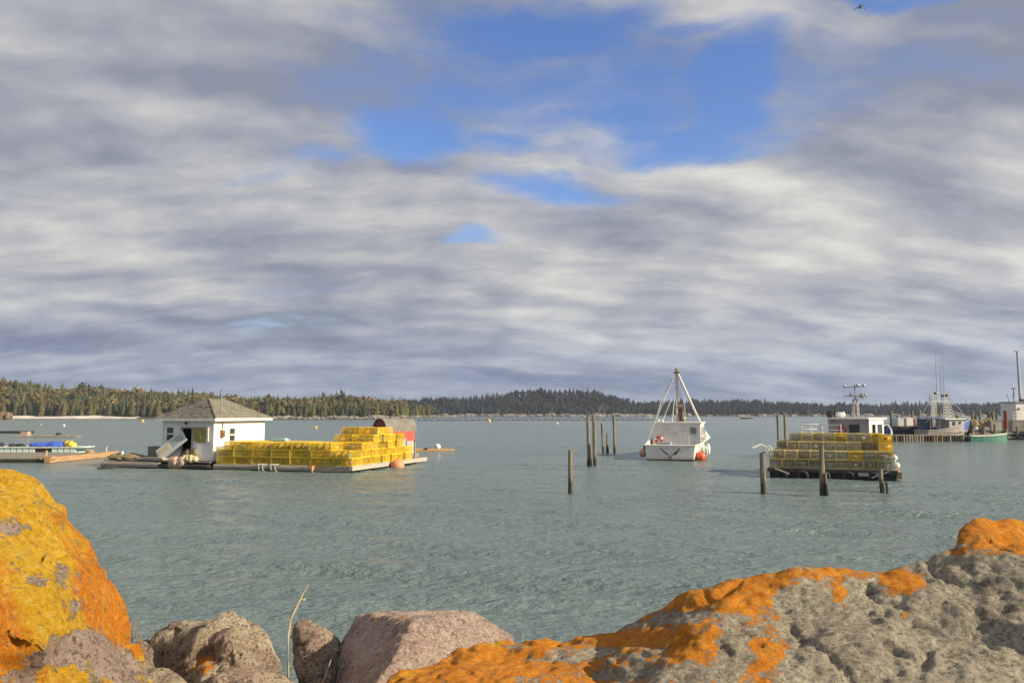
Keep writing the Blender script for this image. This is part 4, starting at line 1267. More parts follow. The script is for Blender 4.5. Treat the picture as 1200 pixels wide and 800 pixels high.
for (a, b_) in (((x0, y0 - 0.03, EZ - 0.13), (x1 + 0.03, y0, EZ + 0.03)), ((x1, y0, EZ - 0.13), (x1 + 0.03, y1, EZ + 0.03)), ((x0 - 0.03, y0, EZ - 0.13), (x0, y1, EZ + 0.03)), ((x0, y1, EZ - 0.13), (x1, y1 + 0.03, EZ + 0.03))):
    mb = MB(); mb.box2(a, b_); mb.build('fascia', 'trim_cream', shed)
mb = MB(); mb.box2((x0, y0, EZ - 0.03), (x1, y1, EZ - 0.005)); mb.build('soffit', 'white_paint', shed)
# pole and meter box on the sunny side
mb = MB(); mb.tube([(0.06, 0.72, 2.25), (0.06, 0.72, 2.75), (0.02, 0.72, 2.98), (-0.12, 0.72, 3.2), (-0.12, 0.72, 4.55)], 0.035, 8); mb.tube([(-0.22, 0.72, 4.5), (0.0, 0.72, 4.58)], 0.02, 6); mb.build('service_mast', 'steel_grey', shed)
mb = MB(); mb.box((0.06, 0.72, 2.0), (0.12, 0.30, 0.42)); mb.ball((0.13, 0.72, 2.02), (0.06, 0.1, 0.1), 10, 7); mb.build('meter_box', 'rust', shed)

# the float below the shed
fl = thing('shed_float', 'dark weed-grown timber float under the white shed', 'float', (K.x, K.y, 0), ROT)
mb = MB(); plank_deck(mb, -7.35, 0.25, -0.55, SD + 0.6, DZ - 0.02, along='x', rnd=random.Random(4)); mb.build('deck', 'wood_grey', fl)
mb = MB(); mb.box2((-7.3, -0.45, -0.25), (0.2, SD + 0.5, DZ - 0.16)); mb.build('pontoon', 'wood_wet', fl)
mb = MB(); mb.tube([(-7.4, -0.6, 0.14), (-3.6, -0.62, 0.17), (-3.2, -0.6, 0.16)], 0.19, 10); mb.build('log', 'wood_grey', fl)
mb = MB(); mb.tube([(-3.1, -0.58, 0.12), (0.2, -0.58, 0.15)], 0.13, 8); mb.build('log', 'wood_wet', fl)


def on_shed(x, y, z): return K + U * x + Vv * y + Vector((0, 0, z))


# gear in front of the shed
mb = MB(); mb.box2((-0.53, -0.3, 0), (0.53, 0.3, 0.72)); mb.box2((-0.55, -0.32, 0.72), (0.55, 0.32, 0.76))
tag(mb.build('plywood_box', 'plywood', loc=on_shed(-4.42, 0.6, DZ), rz=ROT), 'square drab plywood box standing left of the shed', 'box')
# leaning panel
M1 = Matrix.Rotation(R(-18), 3, 'Z') @ Matrix.Rotation(R(-16), 3, 'X') @ Matrix.Rotation(R(-40), 3, 'Y')
pn = thing('leaning_panel', 'pale panel with grey stripes leaning across the shed doorway', 'panel', on_shed(-2.72, -0.28, DZ + 0.86))
mb = MB(); mb.box((0, 0, 0), (2.0, 0.07, 0.78), M=M1); mb.build('sheet', 'panel_white', pn)
for (a, b_, zz) in ((0.05, 0.85, 0.17), (0.05, 0.9, 0.0), (0.1, 0.85, -0.17), (-0.85, -0.1, 0.05)):
    mb = MB(); mb.box(M1 @ Vector(((a + b_) / 2, -0.045, zz)), (abs(b_ - a), 0.02, 0.075 if a > 0 else 0.3), M=M1); mb.build('stripe', 'panel_grey' if a > 0 else 'cream_bag', pn)
mb = MB(); mb.box((0, 0, 0), (2.0, 0.5, 0.08)); mb.box((0.2, -0.1, 0.07), (1.4, 0.3, 0.05))
tag(mb.build('plank', 'wood_pale', loc=on_shed(-3.9, -0.42, DZ + 0.08), rz=ROT - 0.05), 'pale loose planks lying in front of the plywood box', 'plank')
heap('fishing_net', 'net_heap', 'brown heap of net piled on the open end of the shed float', 'net', tuple(on_shed(-6.1, -0.05, DZ - 0.02)), (2.4, 1.1, 0.42), 12, 9, 0.25).rotation_euler[2] = ROT
heap('net_float_bag', 'pinkish_bag', 'dusky pink bag slumped below the leaning panel', 'bag', tuple(on_shed(-1.95, -0.62, DZ - 0.28)), (1.0, 0.5, 0.55), 13, 9, 0.3).rotation_euler[2] = ROT
heap('rope_bag', 'cream_bag', 'cream bag lying in front of the shed door', 'bag', tuple(on_shed(-1.25, -0.42, DZ)), (0.95, 0.5, 0.36), 14, 8, 0.2).rotation_euler[2] = ROT
heap('fishing_net', 'net_heap', 'tan net spilling from the shed doorway', 'net', tuple(on_shed(-1.7, 0.05, DZ)), (1.3, 0.5, 0.85), 15, 6, 0.2).rotation_euler[2] = ROT
mb = MB(); mb.ball((0, 0, 0.14), (0.11, 0.11, 0.16), 10, 8); mb.tube([(0, 0, 0.28), (0.02, 0, 0.44)], 0.025, 6)
tag(mb.build('marker_buoy', 'white_buoy', loc=on_shed(-6.35, -0.2, DZ + 0.2), smooth=True), 'small white marker buoy on the net heap', 'buoy')
# olive sheet hanging beside the door
mb = MB(); secs = []
for i in range(9):
    zz = i / 8
    wv = 0.52 - 0.04 * (1 - zz)
    row = []
    for j in range(9):
        s_ = j / 8 * 2 - 1
        row.append((s_ * wv * (1 if zz > 0.15 else 0.86), -0.07 - 0.035 * math.sin(j * 1.9) - 0.02 * math.sin(i * 1.1 + j), -0.86 + 0.86 * zz - 0.05 * math.cos(s_ * 2.5) * (1 - zz)))
    secs.append(row)
mb.loft(secs); bk = [[(p[0], p[1] + 0.015, p[2]) for p in r] for r in secs]; mb.loft(bk)
tag(mb.build('hanging_tarp', 'tarp_olive', loc=on_shed(-0.92, 0.0, 2.38), rz=ROT, smooth=True), 'olive yellow tarp hanging beside the dark shed doorway', 'tarp')
mb = MB(); mb.box2((-0.06, -0.09, -0.82), (0.06, -0.03, 0.02))
tag(mb.build('white_board', 'trim_cream', loc=on_shed(-0.36, 0.0, 2.36), rz=ROT), 'narrow upright white board beside the hanging olive tarp', 'board')
# pale blue crate stack at the shed's corner
for k in range(2):
    mb = MB(); mb.box2((-0.3, -0.24, 0), (0.3, 0.24, 0.34)); mb.box2((-0.33, -0.27, 0.30), (0.33, 0.27, 0.36))
    for q in (-0.2, 0, 0.2): mb.box2((q - 0.03, -0.265, 0.04), (q + 0.03, -0.24, 0.30))
    tag(mb.build('fish_crate', 'crate_teal', loc=on_shed(0.62, 0.25, 0.42 + 0.36 * k), rz=ROT), ['pale blue-green fish crate at the shed corner, bottom of its stack', 'pale blue-green fish crate at the shed corner, top of its stack'][k], 'crate')

# ------------------------------------------------------------------ wire traps
TL, TW, TH = 1.20, 0.58, 0.39
ORD = ['first', 'second', 'third', 'fourth', 'fifth', 'sixth', 'seventh', 'eighth', 'ninth', 'tenth', 'eleventh', 'twelfth', 'thirteenth']


def trap_mesh(wr=0.0105, m2=0, mats='yellow_wire'):
    mb = MB()
    def bar(a, b_, r):
        a, b_ = Vector(a), Vector(b_)
        c_ = (a + b_) / 2; d = b_ - a
        mb.box(c_, (abs(d.x) + r, abs(d.y) + r, abs(d.z) + r), 0, 0 if r > 0.02 else m2)
    hx, hy = TL / 2, TW / 2
    nx_, ny_, nz_ = 16, 8, 6
    for i in range(nx_ + 1):
        x = -hx + TL * i / nx_
        e = 0.021 if i in (0, nx_) else wr
        for z in (0.012, TH): bar((x, -hy, z), (x, hy, z), e)
        for y in (-hy, hy): bar((x, y, 0.012), (x, y, TH), e)
    for j in range(ny_ + 1):
        y = -hy + TW * j / ny_
        e = 0.021 if j in (0, ny_) else wr
        for z in (0.012, TH): bar((-hx, y, z), (hx, y, z), e)
        for x in (-hx, hx): bar((x, y, 0.012), (x, y, TH), wr)
    for k in range(1, nz_):
        z = 0.012 + (TH - 0.012) * k / nz_
        for y in (-hy, hy): bar((-hx, y, z), (hx, y, z), wr)
        for x in (-hx, hx): bar((x, -hy, z), (x, hy, z), wr)
    return mb.mesh('cage', mats)


def netting_mesh():
    mb = MB()
    for x0 in (-0.22, 0.2):                              # funnel heads between the compartments
        ring = []
        for f, rr in ((0.0, 1.0), (0.35, 0.62), (0.7, 0.36)):
            ring.append([(x0 + 0.24 * f, (TW / 2 - 0.02) * rr * math.cos(a), 0.2 + 0.18 * rr * math.sin(a)) for a in [2 * math.pi * q / 10 for q in range(10)]])
        mb.loft(ring, 0, closed=True)
    return mb.mesh('net_head', 'yellow_net')


def rope_mesh(seed, mat):
    r_ = random.Random(seed); mb = MB()
    for k in range(7):
        mb.torus((r_.uniform(-.05, .05), r_.uniform(-.05, .05), 0.05 + 0.032 * k), 0.17 + r_.uniform(-.04, .03), 0.022, 'Z', 14, 5)
    return mb.mesh('rope_coil', mat)


def buoy_mesh(seed, mat):
    mb = MB()
    mb.ball((0, 0.05, 0.16), (0.17, 0.10, 0.10), 10, 8); mb.tube([(0.14, 0.05, 0.16), (0.3, 0.02, 0.2)], 0.018, 6)
    return mb.mesh('buoy', mat)


simple('old_wire', (0.55, 0.51, 0.34), (0.44, 0.40, 0.26), 0.6, 6, rnd=0.25)
CAGE, HEAD = trap_mesh(), netting_mesh()
simple('old_yellow', (0.80, 0.65, 0.20), (0.62, 0.48, 0.14), 0.6, 5, rnd=0.25)
CAGE_OLD = trap_mesh(0.0115, 1, ('old_yellow', 'old_wire'))
ROPES = [rope_mesh(1, 'rope_tan'), rope_mesh(2, 'rope_blue'), rope_mesh(3, 'rope_white')]
BUOYS = [buoy_mesh(1, 'pink_buoy'), buoy_mesh(2, 'rope_white'), buoy_mesh(3, 'white_buoy')]


def trap(loc, rz, label, group, rr, p_rope, p_buoy, rope_w, cage=None):
    t = thing('lobster_trap', label, 'trap', loc, rz + (math.pi if rr.random() < 0.5 else 0), group)
    part('cage', cage or CAGE, t); part('net_head', HEAD, t) if cage is None else None
    if rr.random() < p_rope: part('rope_coil', rr.choices(ROPES, rope_w)[0], t, (0.32, 0, 0))
    if rr.random() < p_rope * 0.7: part('rope_coil', rr.choices(ROPES, rope_w)[0], t, (-0.34, 0, 0))
    elif rr.random() < p_buoy: part('buoy', rr.choice(BUOYS), t, (-0.36, 0, 0))
    return t


# float with the long yellow stacks
Cn = G(410, 554.0)
tf = thing('trap_float', 'low timber float carrying the long yellow trap stacks', 'float', tuple(Cn), ROT)
FZ = 0.34
mb = MB(); plank_deck(mb, -8.45, 0.0, 0.05, 9.6, FZ, along='y', wd=0.28, rnd=random.Random(9)); mb.build('deck', 'wood_grey', tf)
mb = MB(); mb.tube([(-8.6, -0.12, 0.16), (-5.5, -0.14, 0.19), (-2.2, -0.12, 0.17)], 0.17, 10); mb.build('log', 'wood_grey', tf)
mb = MB(); mb.box2((-2.15, -0.08, 0.05), (0.0, 0.04, 0.30)); mb.build('front_beam', 'wood_grey', tf)
mb = MB(); mb.box2((-2.40, -0.27, 0.12), (-2.16, -0.02, 0.34)); mb.build('end_block', 'salmon_buoy', tf)
mb = MB(); mb.box2((0.0, -0.1, 0.12), (0.2, 9.7, 0.35)); mb.build('side_beam', 'wood_pale', tf)
for q in (1.2, 2.9, 4.6, 6.0, 7.8):
    mb = MB(); mb.box2((-0.5, q - 0.3, -0.2), (0.1, q + 0.3, 0.12)); mb.build('pontoon_block', 'black_rubber', tf)
mb = MB(); mb.box2((-8.2, 0.4, -0.3), (-0.4, 9.3, 0.1)); mb.build('pontoon', 'wood_wet', tf)
for q in (-5.55, -5.3, -4.75, -4.5):
    mb = MB(); mb.tube([(q, 0.1, 0.36), (q - 0.04, -0.28, 0.37), (q + 0.05, -0.36, 0.1), (q + 0.16, -0.3, -0.02)], 0.035, 6); mb.build('rope', 'rope_white', tf)
rr = random.Random(23)


def on_tf(x, y, z): return Cn + U * x + Vv * y + Vector((0, 0, z))


colsx = [-0.64 - 1.24 * i for i in range(7)]
for i, cx_ in enumerate(colsx):
    nrow = 13 if i < 2 else 5
    for j in range(nrow):
        yb = 0.36 + 0.61 * j
        if i == 0: n_ = 2 if j < 2 else 3 if j < 4 else 5 if j < 8 else 4 if j < 11 else 2
        elif i == 1: n_ = 3 if j < 4 else 5 if j < 8 else 4 if j < 11 else 2
        else: n_ = 3
        if i == 6 and j == 0: n_ = 2
        if i == 4 and j == 2: n_ = 2
        if i == 1 and j == 4: n_ = 4
        if i == 0 and j == 4: n_ = 4
        for k in range(n_):
            jx = rr.uniform(-0.09, 0.09); jy = rr.uniform(-0.02, 0.02); ja = rr.uniform(-0.03, 0.03)
            if k >= 3 and i == 0: jx += 0.04
            tall = i < 2
            if tall: lab = 'yellow trap, tall stack, %s column, %s row towards red hut, %s layer up' % (('outer', 'inner')[i], ORD[j], ORD[k])
            else: lab = 'yellow trap, low stack, %s column from shed, %s row inwards, %s layer up' % (ORD[6 - i], ORD[j], ORD[k])
            grp = ('traps in the tall stack' if tall else 'traps in the long low stack')
            trap(on_tf(cx_ + jx, yb + jy, FZ + 0.012 + k * (TH + 0.014)), ROT + ja, lab, grp, rr, 0.62, 0.35, (3, 0.5, 0.6))
# things round the stacks
mb = MB(); mb.ball((0, 0, 0.12), 0.40, 16, 12)
bo = tag(mb.build('ball_buoy', 'salmon_buoy', loc=on_tf(0.62, 4.5, 0.0), smooth=True), 'salmon ball buoy floating against the pale side beam of the trap float', 'buoy')
mb = MB(); mb.box2((-0.5, -0.3, 0), (0.5, 0.3, 0.1)); mb.box2((-0.35, -0.2, 0.1), (0.4, 0.2, 0.16))
tag(mb.build('folded_tarp', 'crate_teal', loc=on_tf(-6.05, 2.4, FZ + 0.02 + 3 * (TH + 0.014)), rz=ROT + 0.1), 'folded pale blue tarp on top of the long low trap stack', 'tarp')
mb = MB(); mb.tube([(0, 0, -0.3), (0, 0, 1.05)], 0.07, 8); mb.tube([(-0.1, 0, 1.05), (0.12, 0.02, 1.12)], 0.06, 8)
tag(mb.build('mooring_post', 'steel_grey', loc=on_tf(-0.25, 8.75, FZ)), 'grey mooring post standing at the corner of the trap float by the red hut', 'post')
mb = MB(); mb.box2((-0.28, -0.24, 0), (0.28, 0.24, 0.42)); mb.box2((-0.3, -0.26, 0.38), (0.3, 0.26, 0.45))
tag(mb.build('fish_crate', 'rope_blue', loc=on_tf(-0.5, 7.1, FZ + 0.03 + 2 * (TH + 0.014)), rz=ROT), 'blue-grey crate on top of the lowest traps beside the red hut', 'crate')

# red hut with a rounded roof
HR = R(45)
hp = P(476, 545, 52.6)
hut = thing('red_hut', 'small red hut with a rounded grey shingle roof behind the traps', 'hut', (-8.85, 54.0, 0.0), HR)
HW, HL, HE, HT = 1.5, 2.3, 1.98, 2.80          # gable width (y), length (x), eaves, top
def arch(x, grow_=0.0, z0=None):
    p_ = []
    for q in range(13):
        a = math.pi * q / 12
        p_.append((x, -HW / 2 * math.cos(a) * (1 + grow_) + 0.0, HE + (HT - HE) * (math.sin(a) ** 0.8) * (1 + grow_)))
    return p_
mb = MB(); mb.prism([(0, -HW / 2, 0.5)] + arch(0) + [(0, HW / 2, 0.5)], (0.08, 0, 0)); mb.build('gable_wall', 'maroon_and_shaded_red', hut)  # same red hut; this gable's shade is put into its darker colour
mb = MB(); mb.prism([(HL, -HW / 2, 0.5)] + arch(HL) + [(HL, HW / 2, 0.5)], (-0.08, 0, 0)); mb.build('gable_wall', 'red_paint', hut)
for s_ in (-1, 1):
    mb = MB(); mb.box2((0.08, s_ * HW / 2 - 0.04, 0.5), (HL - 0.08, s_ * HW / 2 + 0.04, HE + 0.02)); mb.build('side_wall', 'red_paint', hut)
mb = MB(); mb.loft([arch(-0.12, 0.07), arch(HL + 0.12, 0.07)]); mb.loft([arch(-0.12, 0.03), arch(HL + 0.12, 0.03)])
mb.loft([arch(-0.12, 0.07), arch(-0.12, 0.03)]); mb.loft([arch(HL + 0.12, 0.07), arch(HL + 0.12, 0.03)])
ro = mb.build('roof', 'hut_roof', hut)
uvl = ro.data.uv_layers.new(name='UVMap')
for li, l in enumerate(ro.data.loops):
    q = ro.data.vertices[l.vertex_index].co
    uvl.data[li].uv = (q.x, math.atan2(q.z - HE, q.y) * 0.9)
mb = MB(); mb.box2((-0.2, -HW / 2 - 0.2, -0.15), (HL + 0.2, HW / 2 + 0.2, 0.5)); mb.build('base', 'wood_grey', hut)
mb = MB(); mb.box2((HL - 0.75, -HW / 2 - 0.10, 0.5), (HL, -HW / 2 - 0.045, 1.32)); mb.build('lower_boards', 'cabin_grey', hut)

# ------------------------------------------------------------------ standing piles
def pile(px, pyb, pyt, dpx, label, group=None, lean=(0, 0), taper=0.85, twin=False, seed=0):
    g = G(px, pyb)
    h_ = P(px, pyt, g.y).z
    r0 = dpx / 2 * g.y / FPX
    r_ = random.Random(seed + int(px))
    mb = MB()
    nseg = 7; ring = 10
    secs = []
    for i in range(nseg + 1):
        f = i / nseg; z = -1.2 + (h_ + 1.2) * f
        rr_ = r0 * (1 + (taper - 1) * f) * r_.uniform(0.93, 1.07)
        ox, oy = lean[0] * f * h_, lean[1] * f * h_
        top = (i == nseg)
        secs.append([(ox + rr_ * math.cos(a) * r_.uniform(0.9, 1.1), oy + rr_ * math.sin(a) * r_.uniform(0.9, 1.1), z + (r_.uniform(-.07, .05) if top else 0)) for a in [2 * math.pi * k / ring for k in range(ring)]])
    mb.loft(secs, 0, True, True, True)
    if twin:
        mb.tube([(r0 * 1.6, -r0, -0.6), (r0 * 0.9, -r0 * 0.9, h_ * 0.45)], [r0 * 0.7, r0 * 0.45], 8)
    o = mb.build('wooden_pile', 'pile_wood', loc=(g.x, g.y, 0), smooth=False)
    return tag(o, label, 'pile', group)


pile(668.5, 577.5, 527, 5.6, 'short lone weathered pile standing out in front of the others')
pile(690, 546.5, 487.5, 4.2, 'tall thin pile of the pair, dark and ragged at its foot', lean=(-0.01, 0), twin=True)
pile(697.5, 545.5, 488.5, 4.6, 'tall straight pile of the pair, pale along its whole length', lean=(-0.02, 0))
pile(707.5, 530.8, 496, 3.0, 'slim broken pile beside a ragged stump in the middle of the piles', lean=(-0.05, 0))
pile(711, 530.8, 508, 3.2, 'ragged stump between the slim broken pile and the farthest pile', lean=(0.03, 0), taper=0.5, twin=True)
pile(720.5, 530.8, 486.5, 3.4, 'slender pale pile on the boat side of the broken stumps', lean=(-0.02, 0))
pile(894.5, 578, 530, 6.6, 'stout squared pile with a sunlit edge off the trap float corner', lean=(0, 0), taper=0.95)
pile(963.5, 580, 522, 6.8, 'split pile standing in front of the middle of the trap float', lean=(0.02, 0), twin=True)
pile(1035.5, 577, 548, 5.5, 'gnawed short pile at the sunny corner of the trap float', lean=(-0.10, 0), taper=0.9, twin=True)
pile(913, 541, 486, 3.6, 'tall pale pile rising behind the trap float, straighter of two')
pile(921.5, 539, 483, 3.4, 'tall thin rusty pile rising behind the trap float', lean=(-0.008, 0))

# ------------------------------------------------------------------ second trap float
rot2 = R(-27)
g2 = G(903, 559.5)
U2 = Vector((math.cos(R(-8)), math.sin(R(-8)), 0))
ROT2 = R(-22)
U2 = Vector((math.cos(ROT2), math.sin(ROT2), 0)); V2 = Vector((-math.sin(ROT2), math.cos(ROT2), 0))
gl = G(901, 559.0)
W2 = 5.75
t2 = thing('trap_barge', 'black-sided barge float loaded with dull yellow traps', 'float', tuple(gl), ROT2)
BZ = 0.50
mb = MB(); plank_deck(mb, 0.0, W2 + 0.1, 0.0, 6.2, BZ, along='x', rnd=random.Random(14)); mb.build('deck', 'wood_grey', t2)
mb = MB(); mb.box2((0.05, 0.06, -0.3), (W2, 6.1, BZ - 0.07)); mb.build('hull', 'black_rubber', t2)
mb = MB(); mb.box2((-0.05, -0.08, 0.30), (W2 + 0.1, 0.06, 0.46)); mb.build('front_beam', 'wood_wet', t2)
for q in (0.6, 1.6, 2.6, 3.7, 4.8):
    mb = MB(); mb.torus((q, -0.06, 0.1), 0.22, 0.09, 'Y', 18, 8); mb.build('tyre_fender', 'black_rubber', t2, True)
mb = MB(); mb.box((4.35, -0.12, 0.26), (0.45, 0.06, 0.14)); mb.build('label_board', 'rope_white', t2)
mb = MB(); mb.tube([(4.7, -0.14, 0.12), (5.5, -0.16, 0.45)], 0.035, 6); mb.build('brace', 'rope_white', t2)
mb = MB(); mb.tube([(0.3, -0.14, 0.45), (1.0, -0.16, 0.2)], 0.03, 6); mb.build('brace', 'wood_pale', t2)
mb = MB(); mb.box2((W2 + 0.05, 0.0, 0.1), (W2 + 0.28, 6.2, 0.42)); mb.build('side_beam', 'wood_orange', t2)
rr = random.Random(41)


def on_t2(x, y, z): return gl + U2 * x + V2 * y + Vector((0, 0, z))


NC = 9
for row in range(4):
    for c_ in range(NC):
        n_ = (2, 3, 4, 4)[row]
        xx = 0.34 + (TW + 0.045) * c_
        if row == 1 and c_ >= 7: n_ = 2
        if row == 1 and c_ < 1: n_ = 2
        if row >= 2 and c_ < 1: n_ = 3
        if row == 0 and c_ == 0: n_ = 2
        for k in range(n_):
            sh = rr.uniform(-.1, .1)
            trap(on_t2(xx + rr.uniform(-.03, .03) + (0.09 - 0.02 * c_) * k, 0.75 + 1.25 * row + sh + 0.10 * k, BZ + 0.02 + k * (TH + 0.014)), ROT2 + math.pi / 2 + rr.uniform(-.02, .02),
                 'dull barge trap, %s row, %s column from the davit, %s layer up' % (ORD[row], ORD[c_], ORD[k]),
                 ('front row of traps on the barge' if row == 0 else 'stepped rows of traps on the barge'), rr, 0.95, 0.75, (2.2, 2, 1.2), CAGE_OLD if rr.random() < 0.94 else None)
# extra traps along the sunny edge
for k in range(4):
    trap(on_t2(5.5, 2.3, BZ + 0.02 + k * (TH + 0.014)), ROT2 + math.pi / 2, 'bright yellow trap in the single column on the barge edge, %s layer up' % ORD[k], 'column of traps on the barge edge', rr, 0.6, 0.3, (2, 2, 1))
mb = MB(); mb.tube([(0, 0, 0), (0.15, 0, 0.9), (0.5, 0, 1.1)], 0.04, 8); mb.tube([(0.5, 0, 1.1), (0.95, 0.1, 0.92)], 0.06, 8); mb.torus((0.15, 0, 0.85), 0.16, 0.04, 'Y', 14, 6)
tag(mb.build('davit', 'mast_white', loc=on_t2(0.1, 0.9, BZ), rz=R(170)), 'white bent davit at the shaded corner of the trap barge', 'davit')
mb = MB(); mb.ball((0, 0, 0.15), 0.16, 12, 8); mb.ball((0.1, 0.4, 0.5), 0.15, 12, 8); mb.tube([(0, 0, 0.1), (0.1, 0.4, 0.5), (-0.1, 0.8, 0.75)], 0.025, 6)
tag(mb.build('buoy_string', 'white_buoy', loc=on_t2(W2 + 0.15, 1.3, BZ), smooth=True), 'pair of small white buoys on a line at the barge\'s sunny edge', 'buoys')
mb = MB(); mb.box2((-0.2, -0.2, 0), (0.2, 0.2, 0.55)); mb.box2((-0.22, -0.22, 0.5), (0.22, 0.22, 0.58))
tag(mb.build('bait_bin', 'crate_teal', loc=on_t2(5.5, 0.55, BZ), rz=ROT2), 'pale teal bait bin on the front corner of the trap barge', 'bin')

# ------------------------------------------------------------------ boats
def hull_sections(L, hb_stern, hb_mid, sheer, draft=0.5, flare=0.82, n_=11):
    """list of cross sections from transom (y = 0) to stem"""
    out_ = []
    for i in range(n_):
        f = i / (n_ - 1)
        hb = hb_stern + (hb_mid - hb_stern) * math.sin(min(1, f / 0.5) * math.pi / 2)
        if f > 0.45: hb *= max(0.01, 1 - ((f - 0.45) / 0.55) ** 2.1)
        zs = sheer[0] + (sheer[1] - sheer[0]) * f ** 2.0
        y = L * f
        rake = 0.35 * f ** 3 * zs
        fl_ = flare - 0.25 * f
        out_.append([(-hb, y + rake, zs), (-hb * (0.5 + 0.5 * fl_), y + rake * 0.6, zs * 0.5), (-hb * fl_, y, 0.06), (-hb * fl_ * 0.9, y, -draft * 0.5), (0, y, -draft),
                     (hb * fl_ * 0.9, y, -draft * 0.5), (hb * fl_, y, 0.06), (hb * (0.5 + 0.5 * fl_), y + rake * 0.6, zs * 0.5), (hb, y + rake, zs)])
    return out_


def make_hull(t, secs, mat, bottom='hull_bottom', rail='trim_cream', deck_z=0.45, deck_mat='cabin_grey', cap_t=0.10):
    mb = MB()
    mb.loft(secs, 0)
    k = len(secs[0])
    mb.add(secs[0], [tuple(range(k))])
    o = mb.build('hull', mat, t)
    for p_ in o.data.polygons:
        if max(o.data.vertices[v].co.z for v in p_.vertices) < 0.2: pass
    # boot stripe: thin dark band standing proud at the waterline
    mb = MB()
    for s_ in (2, 6):
        for i in range(len(secs) - 1):
            a, b_ = Vector(secs[i][s_]), Vector(secs[i + 1][s_])
            sg = -1 if s_ == 2 else 1
            mb.prism([a + Vector((sg * .012, 0, -0.12)), b_ + Vector((sg * .012, 0, -0.12)), b_ + Vector((sg * .02, 0, 0.04)), a + Vector((sg * .02, 0, 0.04))], (-sg * 0.03, 0, 0))
    a, b_ = Vector(secs[0][2]), Vector(secs[0][6])
    mb.box2((a.x - 0.01, -0.025, -0.1), (b_.x + 0.01, 0.0, 0.09))
    mb.build('boot_stripe', bottom, t)
    # rail
    mb = MB()
    for s_ in (0, k - 1):
        mb.tube([Vector(q[s_]) for q in secs], 0.055, 8)
    mb.tube([Vector(secs[0][0]), Vector(secs[0][k - 1])], 0.055, 8)
    mb.build('rail', rail, t)
    mb = MB()
    rows = [[(q[0][0] * 0.97, q[0][1], deck_z), (q[k - 1][0] * 0.97, q[0][1], deck_z)] for q in secs[:8]]
    mb.loft(rows); mb.build('deck', deck_mat, t)
    return o


# white lobster boat, seen from astern
gb = G(785, 539.5)
BH = R(-18)
boat = thing('fishing_boat', 'white fishing boat moored stern-on with a tall tripod mast', 'boat', tuple(gb), BH)
secs = hull_sections(10.5, 1.68, 1.98, (1.02, 2.0), 0.55, 0.93)
make_hull(boat, secs, 'hull_white', deck_z=0.5)
CY0, CY1, CW, CT = 4.3, 7.6, 1.72, 2.46
mb = MB(); wall_panel(mb, (-CW, CY0, 0), ex, -ey, 2 * CW, 0.5, CT, 0.06, [(2.72, 3.08, 1.75, 2.12)]); mb.build('cabin_back', 'white_paint', boat)
for q in (-1.68, -1.0, -0.72, -0.42, 0.28, 0.55, 0.86, 1.66):
    mb = MB(); mb.box2((q - 0.025, CY0 - 0.025, 0.5), (q + 0.025, CY0 - 0.001, CT - 0.02)); mb.build('batten', 'trim_cream', boat)
mb = MB(); mb.box2((2.72 - CW, CY0 + 0.02, 1.75), (3.08 - CW, CY0 + 0.03, 2.12)); mb.build('window_pane', 'glass_blue', boat)
mb = MB()
for (a, b_) in (((2.66, 1.69), (2.72, 2.18)), ((3.08, 1.69), (3.14, 2.18)), ((2.72, 2.12), (3.08, 2.18)), ((2.72, 1.69), (3.08, 1.75))):
    mb.box2((a[0] - CW, CY0 - 0.02, a[1]), (b_[0] - CW, CY0 + 0.01, b_[1]))
mb.build('window_frame', 'steel_grey', boat)
for s_ in (-1, 1):
    o_ = (s_ * CW, CY0 + 0.06, 0)
    mb = MB(); wall_panel(mb, o_, ey, Vector((s_, 0, 0)), CY1 - CY0 - 0.1, 0.5, CT, 0.06, [(0.7, 1.5, 1.6, 2.2), (1.9, 2.8, 1.6, 2.2)]); mb.build('cabin_side', 'white_paint', boat)
    for (a, b_) in ((0.7, 1.5), (1.9, 2.8)):
        mb = MB(); mb.box2((s_ * CW - s_ * 0.02, CY0 + 0.06 + a, 1.6), (s_ * CW - s_ * 0.03, CY0 + 0.06 + b_, 2.2)); mb.build('window_pane', 'glass_dark', boat)
mb = MB(); mb.prism([(-CW, CY1, 0.9), (CW, CY1, 0.9), (CW, CY1 - 0.1, CT), (-CW, CY1 - 0.1, CT)], (0, 0.06, 0)); mb.build('windscreen', 'glass_dark', boat)
mb = MB(); mb.box2((-CW - 0.08, CY0 - 0.12, CT), (CW + 0.08, CY1 + 0.2, CT + 0.09)); mb.build('cabin_roof', 'trim_cream', boat)
mb = MB(); rows = [[(q[0][0] * 0.97, q[0][1], q[0][2] - 0.05), (q[-1][0] * 0.97, q[0][1], q[0][2] - 0.05)] for q in secs[7:]]; mb.loft(rows); mb.build('foredeck', 'white_paint', boat)
MY = CY0 + 0.35
mb = MB(); mb.tube([(0, MY, CT + 0.05), (0.0, MY, 6.15)], [0.075, 0.06], 10); mb.build('mast', 'mast_white', boat)
mb = MB(); mb.tube([(0.11, MY - 0.12, 0.5), (0.11, MY - 0.12, 6.2)], 0.024, 8); mb.build('rusty_pipe', 'rust', boat)
mb = MB(); mb.box((0.05, MY, 6.2), (0.42, 0.16, 0.12)); mb.tube([(0.02, MY, 6.1), (0.02, MY, 6.42)], 0.05, 8); mb.ball((0.02, MY, 6.42), 0.10, 10, 7); mb.build('masthead', 'rust', boat)
mb = MB(); mb.tube([(0.14, MY, 6.1), (CW - 0.05, MY, CT + 0.05)], 0.085, 10); mb.build('mast_leg', 'mast_white', boat)
mb = MB(); mb.tube([(-0.08, MY, 6.05), (-1.05, MY, 4.3), (-CW + 0.1, MY, CT + 0.05)], [0.03, 0.055, 0.06], 8); mb.build('mast_leg', 'mast_white', boat)
